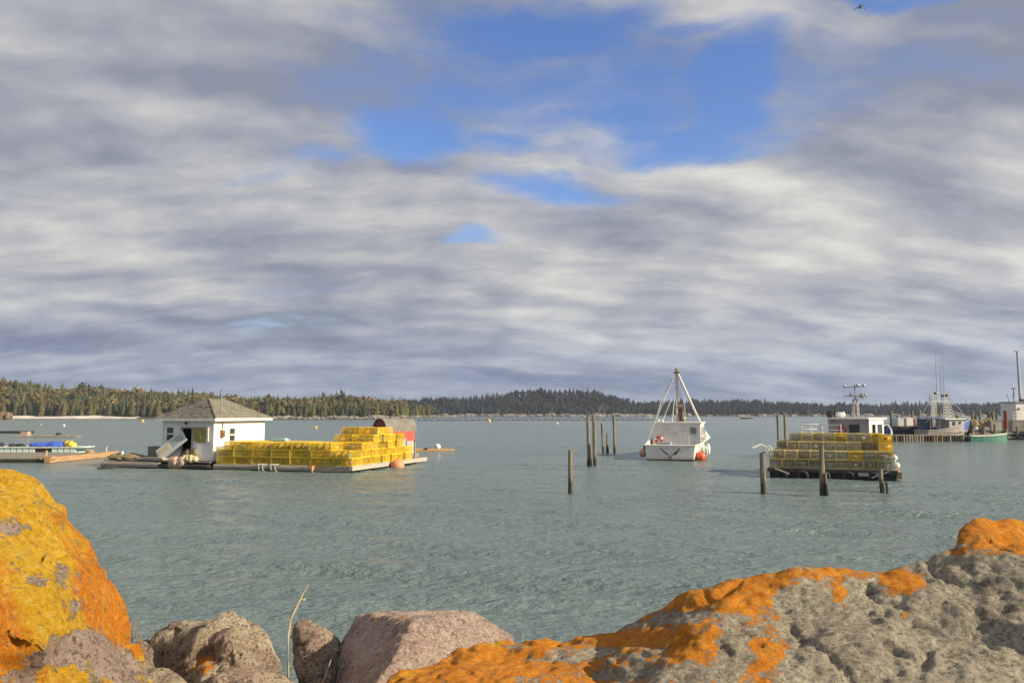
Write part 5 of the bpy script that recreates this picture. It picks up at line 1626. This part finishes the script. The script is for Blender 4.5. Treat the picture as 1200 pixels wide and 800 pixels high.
mb = MB(); mb.tube([(-0.45, MY + 0.6, 4.3), (-1.2, MY + 0.9, CT + 0.05)], 0.035, 8); mb.build('mast_leg', 'mast_white', boat)
mb = MB(); mb.tube([(-0.03, MY + 0.1, 5.4), (-0.45, MY + 0.8, CT + 0.05)], 0.035, 8); mb.build('mast_leg', 'mast_white', boat)
mb = MB(); mb.tube([(0.55, MY + 0.2, CT), (0.55, MY + 0.2, 4.4)], 0.025, 6); mb.build('aerial', 'mast_white', boat)
mb = MB(); mb.box((0.32, MY + 0.2, 2.85), (0.34, 0.3, 0.5)); mb.box((0.30, MY + 0.2, 3.35), (0.26, 0.26, 0.34)); mb.tube([(0.33, MY + 0.2, 3.4), (0.33, MY + 0.2, 4.1)], 0.06, 8); mb.build('exhaust_stack', 'rust', boat)
mb = MB(); mb.ball((0.33, MY + 0.2, 4.1), (0.10, 0.10, 0.17), 10, 7); mb.build('stack_cap', 'black_paint', boat)
mb = MB(); mb.box((0.52, MY - 0.05, 3.15), (0.2, 0.2, 0.42)); mb.ball((0.52, MY - 0.05, 2.86), 0.14, 10, 7); mb.build('deck_lamp', 'cream_bag', boat)
mb = MB(); mb.box((0.2, MY - 0.1, 3.75), (0.3, 0.12, 0.12)); mb.build('deck_lamp', 'cream_bag', boat)
for q in (-0.12, 0.16):
    mb = MB(); mb.tube([(q - 1.45, MY + 1.5, CT + 0.09), (q - 1.45, MY + 1.5, CT + 0.3)], 0.03, 6); mb.ball((q - 1.4, MY + 1.4, CT + 0.17), 0.11, 10, 7); mb.build('roof_lamp', 'white_buoy', boat)
mb = MB(); mb.torus((-1.28, CY0 - 0.09, 1.22), 0.25, 0.075, 'Y', 24, 8)
lr = mb.build('life_ring', 'life_ring_red', boat, True)
mb = MB()
for q in range(3):
    a = 2 * math.pi * q / 3 + 0.6
    mb.ball((-1.28 + 0.25 * math.cos(a), CY0 - 0.09, 1.22 + 0.25 * math.sin(a)), (0.11, 0.09, 0.11), 8, 6)
mb.build('ring_band', 'white_buoy', lr)
mb = MB(); mb.ball((-1.28, CY0 - 0.05, 1.22), (0.17, 0.05, 0.17), 12, 8); mb.build('ring_bag', 'pink_buoy', lr)
# bird emblem and the (illegible) name on the transom, thin painted shapes
mb = MB()
z0 = 0.42
mb.prism([(-0.05, -0.004, z0 - 0.02), (-0.55, -0.004, z0 + 0.36), (-0.72, -0.004, z0 + 0.44), (-0.38, -0.004, z0 + 0.12), (-0.05, -0.004, z0 - 0.10)], (0, -0.008, 0))
mb.prism([(0.02, -0.004, z0 - 0.10), (0.28, -0.004, z0 + 0.10), (0.70, -0.004, z0 + 0.42), (0.62, -0.004, z0 + 0.26), (0.44, -0.004, z0 + 0.04), (0.36, -0.004, z0 - 0.1), (0.30, -0.004, z0 + 0.03)], (0, -0.008, 0))
mb.build('bird_emblem', 'black_paint', boat)
mb = MB()
for (a, b_) in ((-0.55, -0.02), (0.12, 0.66)):
    x = a; r_ = random.Random(int(a * 100))
    while x < b_:
        wd_ = 0.075
        mb.box2((x, -0.013, 0.80), (x + 0.018, -0.005, 0.88)); mb.box2((x + 0.018, -0.013, 0.862 if r_.random() < 0.5 else 0.80), (x + wd_ - 0.02, -0.005, 0.88 if r_.random() < 0.5 else 0.875))
        x += wd_ + 0.02
mb.build('faded_lettering', 'panel_grey', boat)
mb = MB(); mb.box2((-0.09, -0.012, -0.02), (0.13, -0.004, 0.30)); mb.build('rust_streak', 'tarp_olive', boat)
def hang_buoy(par, p_, r0, mat, nm='fender'):
    mb = MB(); mb.ball(p_, r0, 14, 10); mb.tube([(p_[0], p_[1], p_[2] + (r0[2] if isinstance(r0, tuple) else r0) * 0.9), (p_[0] * 0.93, p_[1], 1.1)], 0.018, 5); return mb.build(nm, mat, par, True)
hang_buoy(boat, (1.98, 1.0, 0.26), 0.36, 'orange_buoy')
hang_buoy(boat, (2.12, 3.3, 0.5), (0.15, 0.15, 0.36), 'white_buoy')
hang_buoy(boat, (2.2, 4.6, 0.6), (0.17, 0.17, 0.42), 'white_buoy')
hang_buoy(boat, (2.02, 2.2, 0.55), (0.12, 0.12, 0.3), 'crate_teal')
hang_buoy(boat, (-1.98, 1.0, 0.45), (0.26, 0.26, 0.3), 'pink_buoy')
hang_buoy(boat, (-1.90, 1.7, 0.75), (0.16, 0.2, 0.2), 'black_rubber')
mb = MB(); mb.tube([(1.72, CY0 + 0.4, 1.05), (2.1, CY0 + 0.5, 1.5), (1.9, CY0 + 0.6, 2.0)], [0.2, 0.28, 0.1], 10); mb.build('trap_hauler', 'white_buoy', boat, True)

for (a, b_) in (((0.0, MY, 6.1), (0.0, 10.4, 1.95)), ((-0.05, MY, 6.1), (-1.62, 0.1, 1.05)), ((0.05, MY, 6.0), (1.62, 0.1, 1.05)), ((0.1, MY, 5.2), (0.52, MY - 0.05, 3.36))):
    mb = MB(); mb.tube([a, b_], 0.012, 5); mb.build('wire_stay', 'steel_grey', boat)
mb = MB(); mb.box((-0.55, 1.6, 0.82), (0.9, 0.7, 0.62)); mb.box((-0.55, 1.6, 1.15), (0.96, 0.76, 0.06)); mb.build('bait_tub', 'crate_teal', boat)
mb = MB()
for k in range(6): mb.torus((0.9, 1.4, 0.55 + 0.05 * k), 0.34 - 0.01 * k, 0.04, 'Z', 18, 6)
mb.build('rope_coil', 'rope_tan', boat, True)
for (q, zz) in ((-0.85, 1.75), (-0.2, 1.6)):
    mb = MB(); mb.box((q, CY0 - 0.03, zz), (0.42, 0.05, 0.5)); mb.build('hatch', 'panel_white', boat)
# grey lobster boat behind the trap barge
gq = P(985, 530, 60)
b2 = thing('lobster_boat', 'grey wheelhouse lobster boat with a blue bow behind the trap barge', 'boat', (gq.x - 3.0, 55.0, 0), R(-46))
secs = hull_sections(10.0, 1.7, 2.0, (0.95, 2.3), 0.5, 0.9)
make_hull(b2, secs, 'hull_blue', deck_z=0.5)
cy0, cy1, cw, ct = 3.6, 6.2, 1.5, 2.78
mb = MB(); mb.box2((-cw, cy0 + 0.5, 0.5), (cw, cy0 + 0.56, ct)); mb.build('cabin_back', 'cabin_grey', b2)
mb = MB(); mb.box2((-0.15, cy0 + 0.46, 1.0), (0.6, cy0 + 0.499, 2.4)); mb.build('cabin_door', 'black_paint', b2)
mb = MB(); mb.torus((-0.65, cy0 + 0.42, 1.95), 0.26, 0.07, 'Y', 20, 7); mb.build('life_ring', 'life_ring_red', b2, True)
for s_ in (-1, 1):
    mb = MB(); wall_panel(mb, (s_ * cw, cy0, 0), ey, Vector((s_, 0, 0)), cy1 - cy0, 0.6, ct, 0.06, [(0.4, 1.1, 1.5, 2.4), (1.4, 2.3, 1.6, 2.4)]); mb.build('cabin_side', 'white_paint', b2)
    mb = MB(); mb.box2((s_ * cw - s_ * 0.02, cy0 + 1.4, 1.6), (s_ * cw - s_ * 0.03, cy0 + 2.3, 2.4)); mb.build('window_pane', 'glass_dark', b2)
mb = MB(); mb.box2((-cw - 0.12, cy0 - 0.4, ct), (cw + 0.12, cy1 + 0.3, ct + 0.10)); mb.build('cabin_roof', 'trim_cream', b2)
mb = MB(); mb.prism([(-cw, cy1, 1.1), (cw, cy1, 1.1), (cw, cy1 - 0.15, ct), (-cw, cy1 - 0.15, ct)], (0, 0.05, 0)); mb.build('windscreen', 'glass_dark', b2)
mb = MB()
for dx in (-0.18, 0.18):
    for dy in (-0.15, 0.15): mb.tube([(dx, cy0 + 1.4 + dy, ct + 0.1), (dx * 0.7, cy0 + 1.4 + dy * 0.7, 4.25)], 0.045, 6)
for q in range(4): mb.box((0, cy0 + 1.4, ct + 0.35 + q * 0.35), (0.36, 0.3, 0.04))
mb.build('mast_tower', 'cabin_grey', b2)
mb = MB(); mb.tube([(0, cy0 + 1.4, 4.2), (0, cy0 + 1.4, 5.3)], 0.05, 6); mb.tube([(-0.75, cy0 + 1.2, 4.45), (0.8, cy0 + 1.6, 4.4)], 0.04, 6); mb.tube([(-0.75, cy0 + 1.2, 5.1), (0.6, cy0 + 1.6, 5.15)], 0.035, 6)
for dx, z_ in ((-0.7, 5.2), (0.2, 5.25), (0.6, 5.22), (0.65, 4.55), (-0.3, 4.55)): mb.ball((dx, cy0 + 1.4 + dx * 0.25, z_), (0.12, 0.12, 0.09), 8, 6)
mb.ball((0.45, cy0 + 1.5, 4.45), (0.22, 0.2, 0.2), 10, 7)
mb.build('antenna_rack', 'steel_grey', b2)
mb = MB(); mb.ball((-0.9, cy0 + 0.8, ct + 0.3), (0.4, 0.4, 0.2), 12, 8); mb.box((-0.85, cy0 + 0.8, ct + 0.45), (0.5, 0.2, 0.16)); mb.build('radar', 'white_buoy', b2)
mb = MB(); mb.box((-1.5, cy0 + 0.4, ct + 0.3), (0.3, 0.3, 0.6)); mb.tube([(-1.2, cy0 + 0.5, ct + 0.1), (-1.1, cy0 + 0.5, ct + 0.95)], 0.06, 7); mb.build('exhaust_pipe', 'black_paint', b2)
mb = MB()
for z_ in (1.25, 1.65, 2.05, 2.4):
    mb.tube([(-1.75, 0.1, z_), (-1.8, 3.0, z_)], 0.03, 6); mb.tube([(-1.75, 0.1, z_), (1.0, 0.1, z_)], 0.03, 6)
for (xx, yy) in ((-1.75, 0.1), (-1.78, 1.5), (-1.8, 3.0), (-0.3, 0.1), (1.0, 0.1)): mb.tube([(xx, yy, 0.9), (xx, yy, 2.45)], 0.035, 6)
mb.build('stern_rack', 'mast_white', b2)

# ------------------------------------------------------------------ wharf and vessels far right
wl = G(1040, 517.5); YW = wl.y
def WX(px, Yd): return (px - 600) / FPX * Yd
wharf = thing('timber_breakwater', 'low crib breakwater of upright pale timbers', 'breakwater', (wl.x, YW, 0), R(2))
WLEN = WX(1134, YW) - wl.x
mb = MB(); mb.box2((0, 0.25, -0.4), (WLEN, 3.0, 0.62)); mb.build('core', 'wood_wet', wharf)
mb = MB(); plank_deck(mb, 0, WLEN, 0.1, 3.1, 0.73, along='y', wd=0.3, th=0.1); mb.build('deck', 'wood_grey', wharf)
pmA = MB(); pmA.tube([(0, 0, -0.6), (0, 0, 0.72)], [0.14, 0.12], 8); pA = pmA.mesh('upright', 'wood_grey')
pmB = MB(); pmB.tube([(0, 0, -0.6), (0, 0, 0.76)], [0.13, 0.13], 8); pB = pmB.mesh('upright', 'wood_brown')
pmC = MB(); pmC.tube([(0, 0, -0.6), (0, 0, 0.66)], [0.15, 0.12], 8); pC = pmC.mesh('upright', 'wood_wet')
r_ = random.Random(6); x = 0.1
while x < WLEN:
    part('upright', r_.choice([pA, pA, pB, pC, pC]), wharf, (x, 0.1, r_.uniform(-.05, .05))); x += r_.uniform(0.26, 0.36)
# pier behind with its row of piles
pier = thing('pier', 'dark pier deck on piles behind the moored vessels', 'pier', (WX(1036, 112), 112, 0), 0)
mb = MB(); mb.box2((0, 0, 0.5), (34, 5, 1.75)); mb.build('deck', 'wood_wet', pier)
mb = MB(); mb.box2((0, -0.1, 1.35), (34, 0.0, 1.8)); mb.build('face_beam', 'wood_grey', pier)
k = 0
for q in np.arange(0.5, 34, 1.9):
    mb = MB(); mb.tube([(q, 0.3, -1), (q, 0.3, 1.12)], 0.17, 7); mb.build('support', 'wood_wet', pier); k += 1
tall = [(1044, 481), (1052, 487), (1057, 482), (1069, 481), (1077, 480), (1092, 487), (1098, 484), (1101, 482), (1122, 484), (1139, 482), (1143, 487), (1148, 481), (1158, 482), (1163, 483), (1168, 485), (1190, 484), (1196, 486)]
r_ = random.Random(13)
for (px, py) in tall:
    Yd = 109.5 + r_.uniform(-0.8, 0.8)
    top = P(px, py, Yd)
    mb = MB(); rad = r_.uniform(0.15, 0.28)
    mb.tube([(0, 0, -1.0), (0, 0, 1.0), (r_.uniform(-.05, .05), 0, top.z)], [rad, rad * 0.95, rad * 0.8], 8)
    tag(mb.build('wooden_pile', 'pile_wood', loc=(top.x, Yd, 0)), 'weathered mooring pile standing along the dark pier', 'pile', 'mooring piles along the dark pier')
# brush and clutter behind right wharf: rock-filled crib
crib = thing('wharf_crib', 'dark rock-filled timber crib behind the teal skiff', 'wharf', (WX(1133, 97), 97, 0), 0)
mb = MB(); mb.box2((0, 0, -0.5), (16, 5, 1.0)); mb.build('core', 'wood_wet', crib)
for q in range(12):
    mb = MB(); mb.tube([(0.3 + q * 1.35, -0.12, -0.6), (0.3 + q * 1.35, -0.12, 1.3 + 0.3 * (q % 3))], 0.16, 8); mb.build('upright', 'pile_wood', crib)
for z_ in (0.3, 0.8):
    mb = MB(); mb.box2((0, -0.08, z_ - 0.1), (16, 0.0, z_ + 0.1)); mb.build('waling', 'wood_grey', crib)
heap('gear_heap', 'net_heap', 'olive heap of nets and gear on the dark crib', 'net', (WX(1146, 98.5), 98.5, 1.0), (3.2, 1.4, 1.7), 22, 9, 0.22)
mb = MB(); mb.box2((-0.65, -0.5, 0), (0.65, 0.5, 1.25)); mb.box2((-0.7, -0.55, 1.25), (0.7, 0.55, 1.32))
tag(mb.build('bait_box', 'hull_beige', loc=(WX(1162, 98), 98, 1.0)), 'pale tan bait box standing on the dark crib', 'box')
for i, px in enumerate((1138, 1151)):
    mb = MB(); mb.ball((0, 0, 0.28), 0.3, 12, 8)
    tag(mb.build('ball_buoy', 'white_buoy', loc=(WX(px, 97.8), 97.3, 1.0 - 0.02), smooth=True), 'white ball buoy lying at the foot of the gear heap on the crib', 'buoy', 'ball buoys on the crib')
# teal skiff
g = G(1134, 517.3)
skiff('skiff', 'teal green skiff lying alongside the dark crib', (g.x, g.y, 0), R(-84), 4.8, 1.5, 0.62, 'hull_teal')
heap('gear_bag', 'rope_white', 'white bag in the stern of the teal skiff', 'bag', (g.x + 0.4, g.y, 0.42), (0.6, 0.5, 0.6), 31, 3)
# dark barge with the white deck house
gx0, gx1 = WX(1041, 99), WX(1080, 99)
bg_ = thing('dark_barge', 'long dark barge with two white deck boxes behind the breakwater', 'barge', (gx0, 99, 0), 0)
mb = MB(); mb.prism([(0, 0, -0.4), (gx1 - gx0 + 0.6, 0, -0.4), (gx1 - gx0 + 1.0, 0, 1.7), (-0.3, 0, 1.55)], (0, 3.2, 0)); mb.build('hull', 'dark_hull', bg_)
mb = MB(); mb.box2((1.35, 0.8, 1.6), (2.35, 2.4, 2.62)); mb.build('deck_box', 'panel_white', bg_)
mb = MB(); mb.box2((2.36, 0.7, 1.6), (3.2, 2.3, 2.66)); mb.build('deck_box', 'trim_cream', bg_)
mb = MB(); mb.box2((3.22, 0.8, 1.6), (3.55, 1.6, 2.5)); mb.build('locker', 'maroon_and_shaded_red', bg_)
mb = MB(); mb.tube([(0.3, 0.2, 1.5), (0.3, 0.2, 2.4)], 0.06, 6); mb.build('post', 'steel_grey', bg_)
# dragger with lattice towers
dX = WX(1079, 96)
dr = thing('dragger', 'beige and blue dragger with twin lattice towers and tall whip aerials', 'boat', (dX, 96.5, 0), R(-80))
secs = hull_sections(5.9, 1.3, 1.5, (1.15, 2.55), 0.4, 0.88)
hs_ = make_hull(dr, secs, 'hull_beige', rail='cabin_grey', deck_z=0.9)
mb = MB()
for s_ in (0, 8):
    sg = -1 if s_ == 0 else 1
    for i in range(7, 10):
        a, b_ = Vector(secs[i][s_]), Vector(secs[i + 1][s_]); am, bm_ = Vector(secs[i][s_ + (1 if s_ == 0 else -1)]), Vector(secs[i + 1][s_ + (1 if s_ == 0 else -1)])
        o_ = Vector((sg * 0.015, 0, 0))
        mb.add([a + o_, b_ + o_, bm_ * 0.5 + b_ * 0.5 + o_ if i == 7 else bm_ + o_, am * (0.1 if i == 7 else 1.0) + a * (0.9 if i == 7 else 0.0) + o_], [(0, 1, 2, 3)])
mb.build('bow_band', 'hull_blue', dr)
mb = MB(); wall_panel(mb, (1.1, 3.0, 0), ey, ex, 2.0, 1.0, 2.45, 0.06, [(0.35, 0.8, 1.7, 2.2), (1.2, 1.6, 1.7, 2.2)]); mb.build('cabin_side', 'cabin_grey', dr)
mb = MB(); mb.box2((-1.1, 3.0, 1.0), (1.04, 3.06, 2.45)); mb.box2((-1.1, 4.94, 1.0), (1.04, 5.0, 2.45)); mb.box2((-1.1, 3.06, 1.0), (-1.04, 4.94, 2.45)); mb.build('cabin_walls', 'cabin_grey', dr)
for (a, b_) in ((0.35, 0.8), (1.2, 1.6)):
    mb = MB(); mb.box2((1.06, 3.0 + a, 1.7), (1.07, 3.0 + b_, 2.2)); mb.build('window_pane', 'glass_dark', dr)
mb = MB(); mb.box2((-1.3, 2.3, 2.45), (1.3, 5.15, 2.56)); mb.build('cabin_roof', 'trim_cream', dr)
mb = MB(); mb.box2((-1.2, 0.3, 2.62), (1.25, 2.28, 2.72)); mb.build('shelter_roof', 'hull_blue', dr)
for (xx, yy) in ((1.15, 0.4), (1.15, 1.6), (-1.1, 0.4), (-1.1, 1.6)):
    mb = MB(); mb.tube([(xx, yy, 0.9), (xx, yy, 2.65)], 0.045, 6); mb.build('stanchion', 'steel_grey', dr)
mb = MB(); mb.box2((-1.1, 0.3, 1.0), (-1.05, 2.3, 2.5)); mb.build('shelter_back', 'shelter_blue', dr)
def lattice(y0, y1, ytop0, ytop1, z0, z1, x):
    mb = MB()
    mb.tube([(x, y0, z0), (x, ytop0, z1)], 0.06, 6); mb.tube([(x, y1, z0), (x, ytop1, z1)], 0.06, 6)
    mb.tube([(x - 0.5, y0, z0), (x - 0.4, ytop0, z1)], 0.05, 6); mb.tube([(x - 0.5, y1, z0), (x - 0.4, ytop1, z1)], 0.05, 6)
    nn = 9
    for q in range(nn):
        f0, f1 = q / nn, (q + 1) / nn
        a = Vector((x, y0 + (ytop0 - y0) * f0, z0 + (z1 - z0) * f0)); b_ = Vector((x, y1 + (ytop1 - y1) * f1, z0 + (z1 - z0) * f1))
        a2 = Vector((x, y1 + (ytop1 - y1) * f0, z0 + (z1 - z0) * f0)); b2_ = Vector((x, y0 + (ytop0 - y0) * f1, z0 + (z1 - z0) * f1))
        mb.tube([a, b_], 0.04, 5); mb.tube([a2, b2_], 0.03, 5); mb.tube([b2_, b_], 0.045, 5)
    mb.build('lattice_tower', 'tower_grey', dr)
lattice(0.95, 1.75, 1.35, 1.95, 2.6, 5.4, 0.5)
lattice(2.7, 4.1, 2.95, 3.5, 2.6, 5.6, 0.5)
mb = MB(); mb.tube([(0.5, 1.3, 4.6), (0.5, 3.6, 4.6)], 0.05, 6); mb.tube([(0.5, 1.2, 5.35), (0.5, 2.2, 5.7)], 0.04, 6); mb.build('cross_spar', 'mast_white', dr)
for (yy, z_) in ((1.75, 5.6), (2.75, 5.3), (3.25, 5.35)):
    mb = MB(); mb.ball((0.5, yy, z_), (0.16, 0.16, 0.16), 9, 6); mb.build('block', 'black_paint', dr)
for (yy, zt) in ((2.05, 10.9), (3.05, 10.9), (2.65, 10.2)):
    mb = MB(); mb.tube([(0.4, yy, 5.2), (0.4, yy + 0.05, zt)], [0.045, 0.018], 6); mb.build('whip_aerial', 'steel_grey', dr)
for (a, b_) in (((0.5, 1.2, 4.9), (0.5, -0.6, 2.6)), ((0.5, 3.6, 5.2), (0.4, 5.9, 2.7)), ((0.5, 4.0, 3.5), (0.4, 6.2, 2.75)), ((0.5, 4.0, 3.2), (0.4, 6.2, 2.6))):
    mb = MB(); mb.tube([a, b_], 0.035, 6); mb.build('stay', 'tower_grey', dr)
# larger vessel at the frame's right
lX = WX(1174, 103)
lv = thing('trawler', 'pale trawler with a thick grey mast and square wheelhouse at the wharf', 'boat', (lX, 103, 0), R(-90))
secs = hull_sections(14.0, 1.7, 2.2, (2.35, 3.2), 0.5, 0.9)
make_hull(lv, secs, 'hull_beige', deck_z=1.9)
mb = MB(); wall_panel(mb, (1.6, 0.6, 0), ey, ex, 4.5, 2.2, 4.55, 0.08, [(1.15, 1.55, 3.55, 4.0), (1.65, 2.05, 3.55, 4.0), (2.9, 3.3, 3.55, 4.0)]); mb.build('wheelhouse_side', 'white_paint', lv)
mb = MB(); mb.box2((-1.6, 0.6, 2.2), (1.52, 0.68, 4.55)); mb.box2((-1.6, 5.02, 2.2), (1.52, 5.1, 4.55)); mb.box2((-1.6, 0.68, 2.2), (-1.52, 5.02, 4.55)); mb.build('wheelhouse_walls', 'white_paint', lv)
mb = MB(); mb.box2((1.53, 1.7, 3.5), (1.54, 4.0, 4.05)); mb.build('window_pane', 'glass_dark', lv)
mb = MB(); mb.box2((-1.75, 0.45, 4.55), (1.75, 5.3, 4.67)); mb.build('wheelhouse_roof', 'steel_grey', lv)
mb = MB(); mb.torus((1.64, 0.95, 3.75), 0.13, 0.04, 'X', 16, 6); mb.build('porthole', 'steel_grey', lv)
mb = MB(); mb.tube([(0.2, 2.1, 4.6), (0.2, 2.05, 11.2)], [0.17, 0.13], 10); mb.box((0.2, 2.0, 11.2), (0.3, 0.5, 0.14)); mb.build('mast', 'cabin_grey', lv)
mb = MB(); mb.tube([(0.5, 1.1, 4.6), (0.5, 1.1, 6.3)], 0.05, 6); mb.tube([(0.5, 0.5, 4.6), (0.5, 0.2, 5.6)], 0.035, 6); mb.tube([(0.5, 0.85, 5.0), (0.5, 1.1, 5.9)], 0.03, 6); mb.box((0.5, 1.1, 6.35), (0.3, 0.5, 0.1)); mb.build('aerial_rack', 'black_paint', lv)
mb = MB(); mb.tube([(0.5, 1.1, 6.3), (0.5, 1.1, 6.9)], 0.04, 6); mb.ball((0.5, 1.1, 6.55), 0.1, 8, 6); mb.build('lamp', 'white_buoy', lv)
mb = MB(); mb.box((0.6, 2.1, 4.85), (0.5, 0.6, 0.35)); mb.build('vent', 'black_paint', lv)
mb = MB()
for z_ in (2.6, 2.95, 3.3): mb.tube([(1.9, 0.0, z_), (1.9, 0.6, z_)], 0.03, 5)
for yy in (0.0, 0.6): mb.tube([(1.9, yy, 2.2), (1.9, yy, 3.3)], 0.03, 5)
mb.build('rail_frame', 'mast_white', lv)
mb = MB(); mb.box((1.75, 3.6, 3.4), (0.2, 0.25, 0.7)); mb.build('survival_suit', 'salmon_buoy', lv)
gz = P(1177, 481, 100.5)
mb = MB(); mb.tube([(0, 0, -1), (0, 0, gz.z)], 0.22, 10)
tag(mb.build('steel_pile', 'maroon_and_shaded_red', loc=(gz.x, 100.3, 0)), 'dark red steel pile standing before the trawler', 'pile')
g = P(1192, 512, 99.2)
mb = MB(); mb.tube([(0, 0, -0.6), (0, 0, 1.0), (0, 0, 1.35)], [0.4, 0.42, 0.36], 12)
tag(mb.build('green_float', 'hull_teal', loc=(g.x, 96.5, 0)), 'dark green drum float in the water below the trawler', 'float')

# ------------------------------------------------------------------ bird high in the sky
bp = P(1008, 9.5, 88)
bird = thing('bird', 'dark bird gliding high with bent wings', 'bird', tuple(bp), R(10))
mb = MB(); mb.loft([[(xx, r_ * math.cos(a) * 0.9, r_ * math.sin(a) + zz) for a in [2 * math.pi * q / 8 for q in range(8)]] for (xx, r_, zz) in ((-0.32, 0.02, -0.06), (-0.2, 0.06, -0.03), (0, 0.09, 0), (0.18, 0.07, 0.02), (0.28, 0.05, 0.03), (0.36, 0.012, 0.02))], 0, True, True, True)
mb.build('body', 'bird_dark', bird, True)
for s_, tipx, tipz in ((1, -0.55, -0.12), (-1, 0.42, -0.5)):
    mb = MB()
    rows = []
    for f, (xx, yy, zz, ch) in enumerate(((0.0, 0.05, 0.03, 0.26), (0.1 * s_ + 0.05, 0.35, 0.30, 0.25), (-0.25 if s_ > 0 else 0.3, 0.5, 0.18, 0.2), (tipx, 0.75, tipz, 0.06))):
        y_ = yy * s_ * 0.5
        rows.append([(xx + ch / 2, y_, zz + 0.0), (xx, y_, zz + 0.03), (xx - ch / 2, y_, zz - 0.05), (xx, y_, zz - 0.015)])
    mb.loft(rows, 0, True, True, True)
    mb.build('wing', 'bird_dark', bird)
mb = MB(); mb.prism([(-0.28, -0.03, -0.05), (-0.28, 0.03, -0.05), (-0.5, 0.1, -0.16), (-0.5, -0.1, -0.16)], (0, 0, 0.015)); mb.build('tail', 'bird_dark', bird)

# ------------------------------------------------------------------ sea air between here and the headland
hm = bpy.data.materials.new('sea_haze'); hm.use_nodes = True
hn = NT(hm.node_tree); hm.node_tree.nodes.clear()
ho = hn.new('ShaderNodeOutputMaterial'); pv = hn.new('ShaderNodeVolumePrincipled')
pv.inputs['Color'].default_value = (0.62, 0.76, 1.0, 1); pv.inputs['Density'].default_value = 0.00017; pv.inputs['Anisotropy'].default_value = 0.2
hm.node_tree.links.new(pv.outputs[0], ho.inputs['Volume'])
MATS['sea_haze'] = hm
mb = MB(); mb.box2((-6200, -60, -3.5), (6200, 7300, 70))
hz = mb.build('haze', 'sea_haze'); hz['kind'] = 'stuff'; tag(hz, 'thin pale haze lying over the bay and the far headland', 'haze')
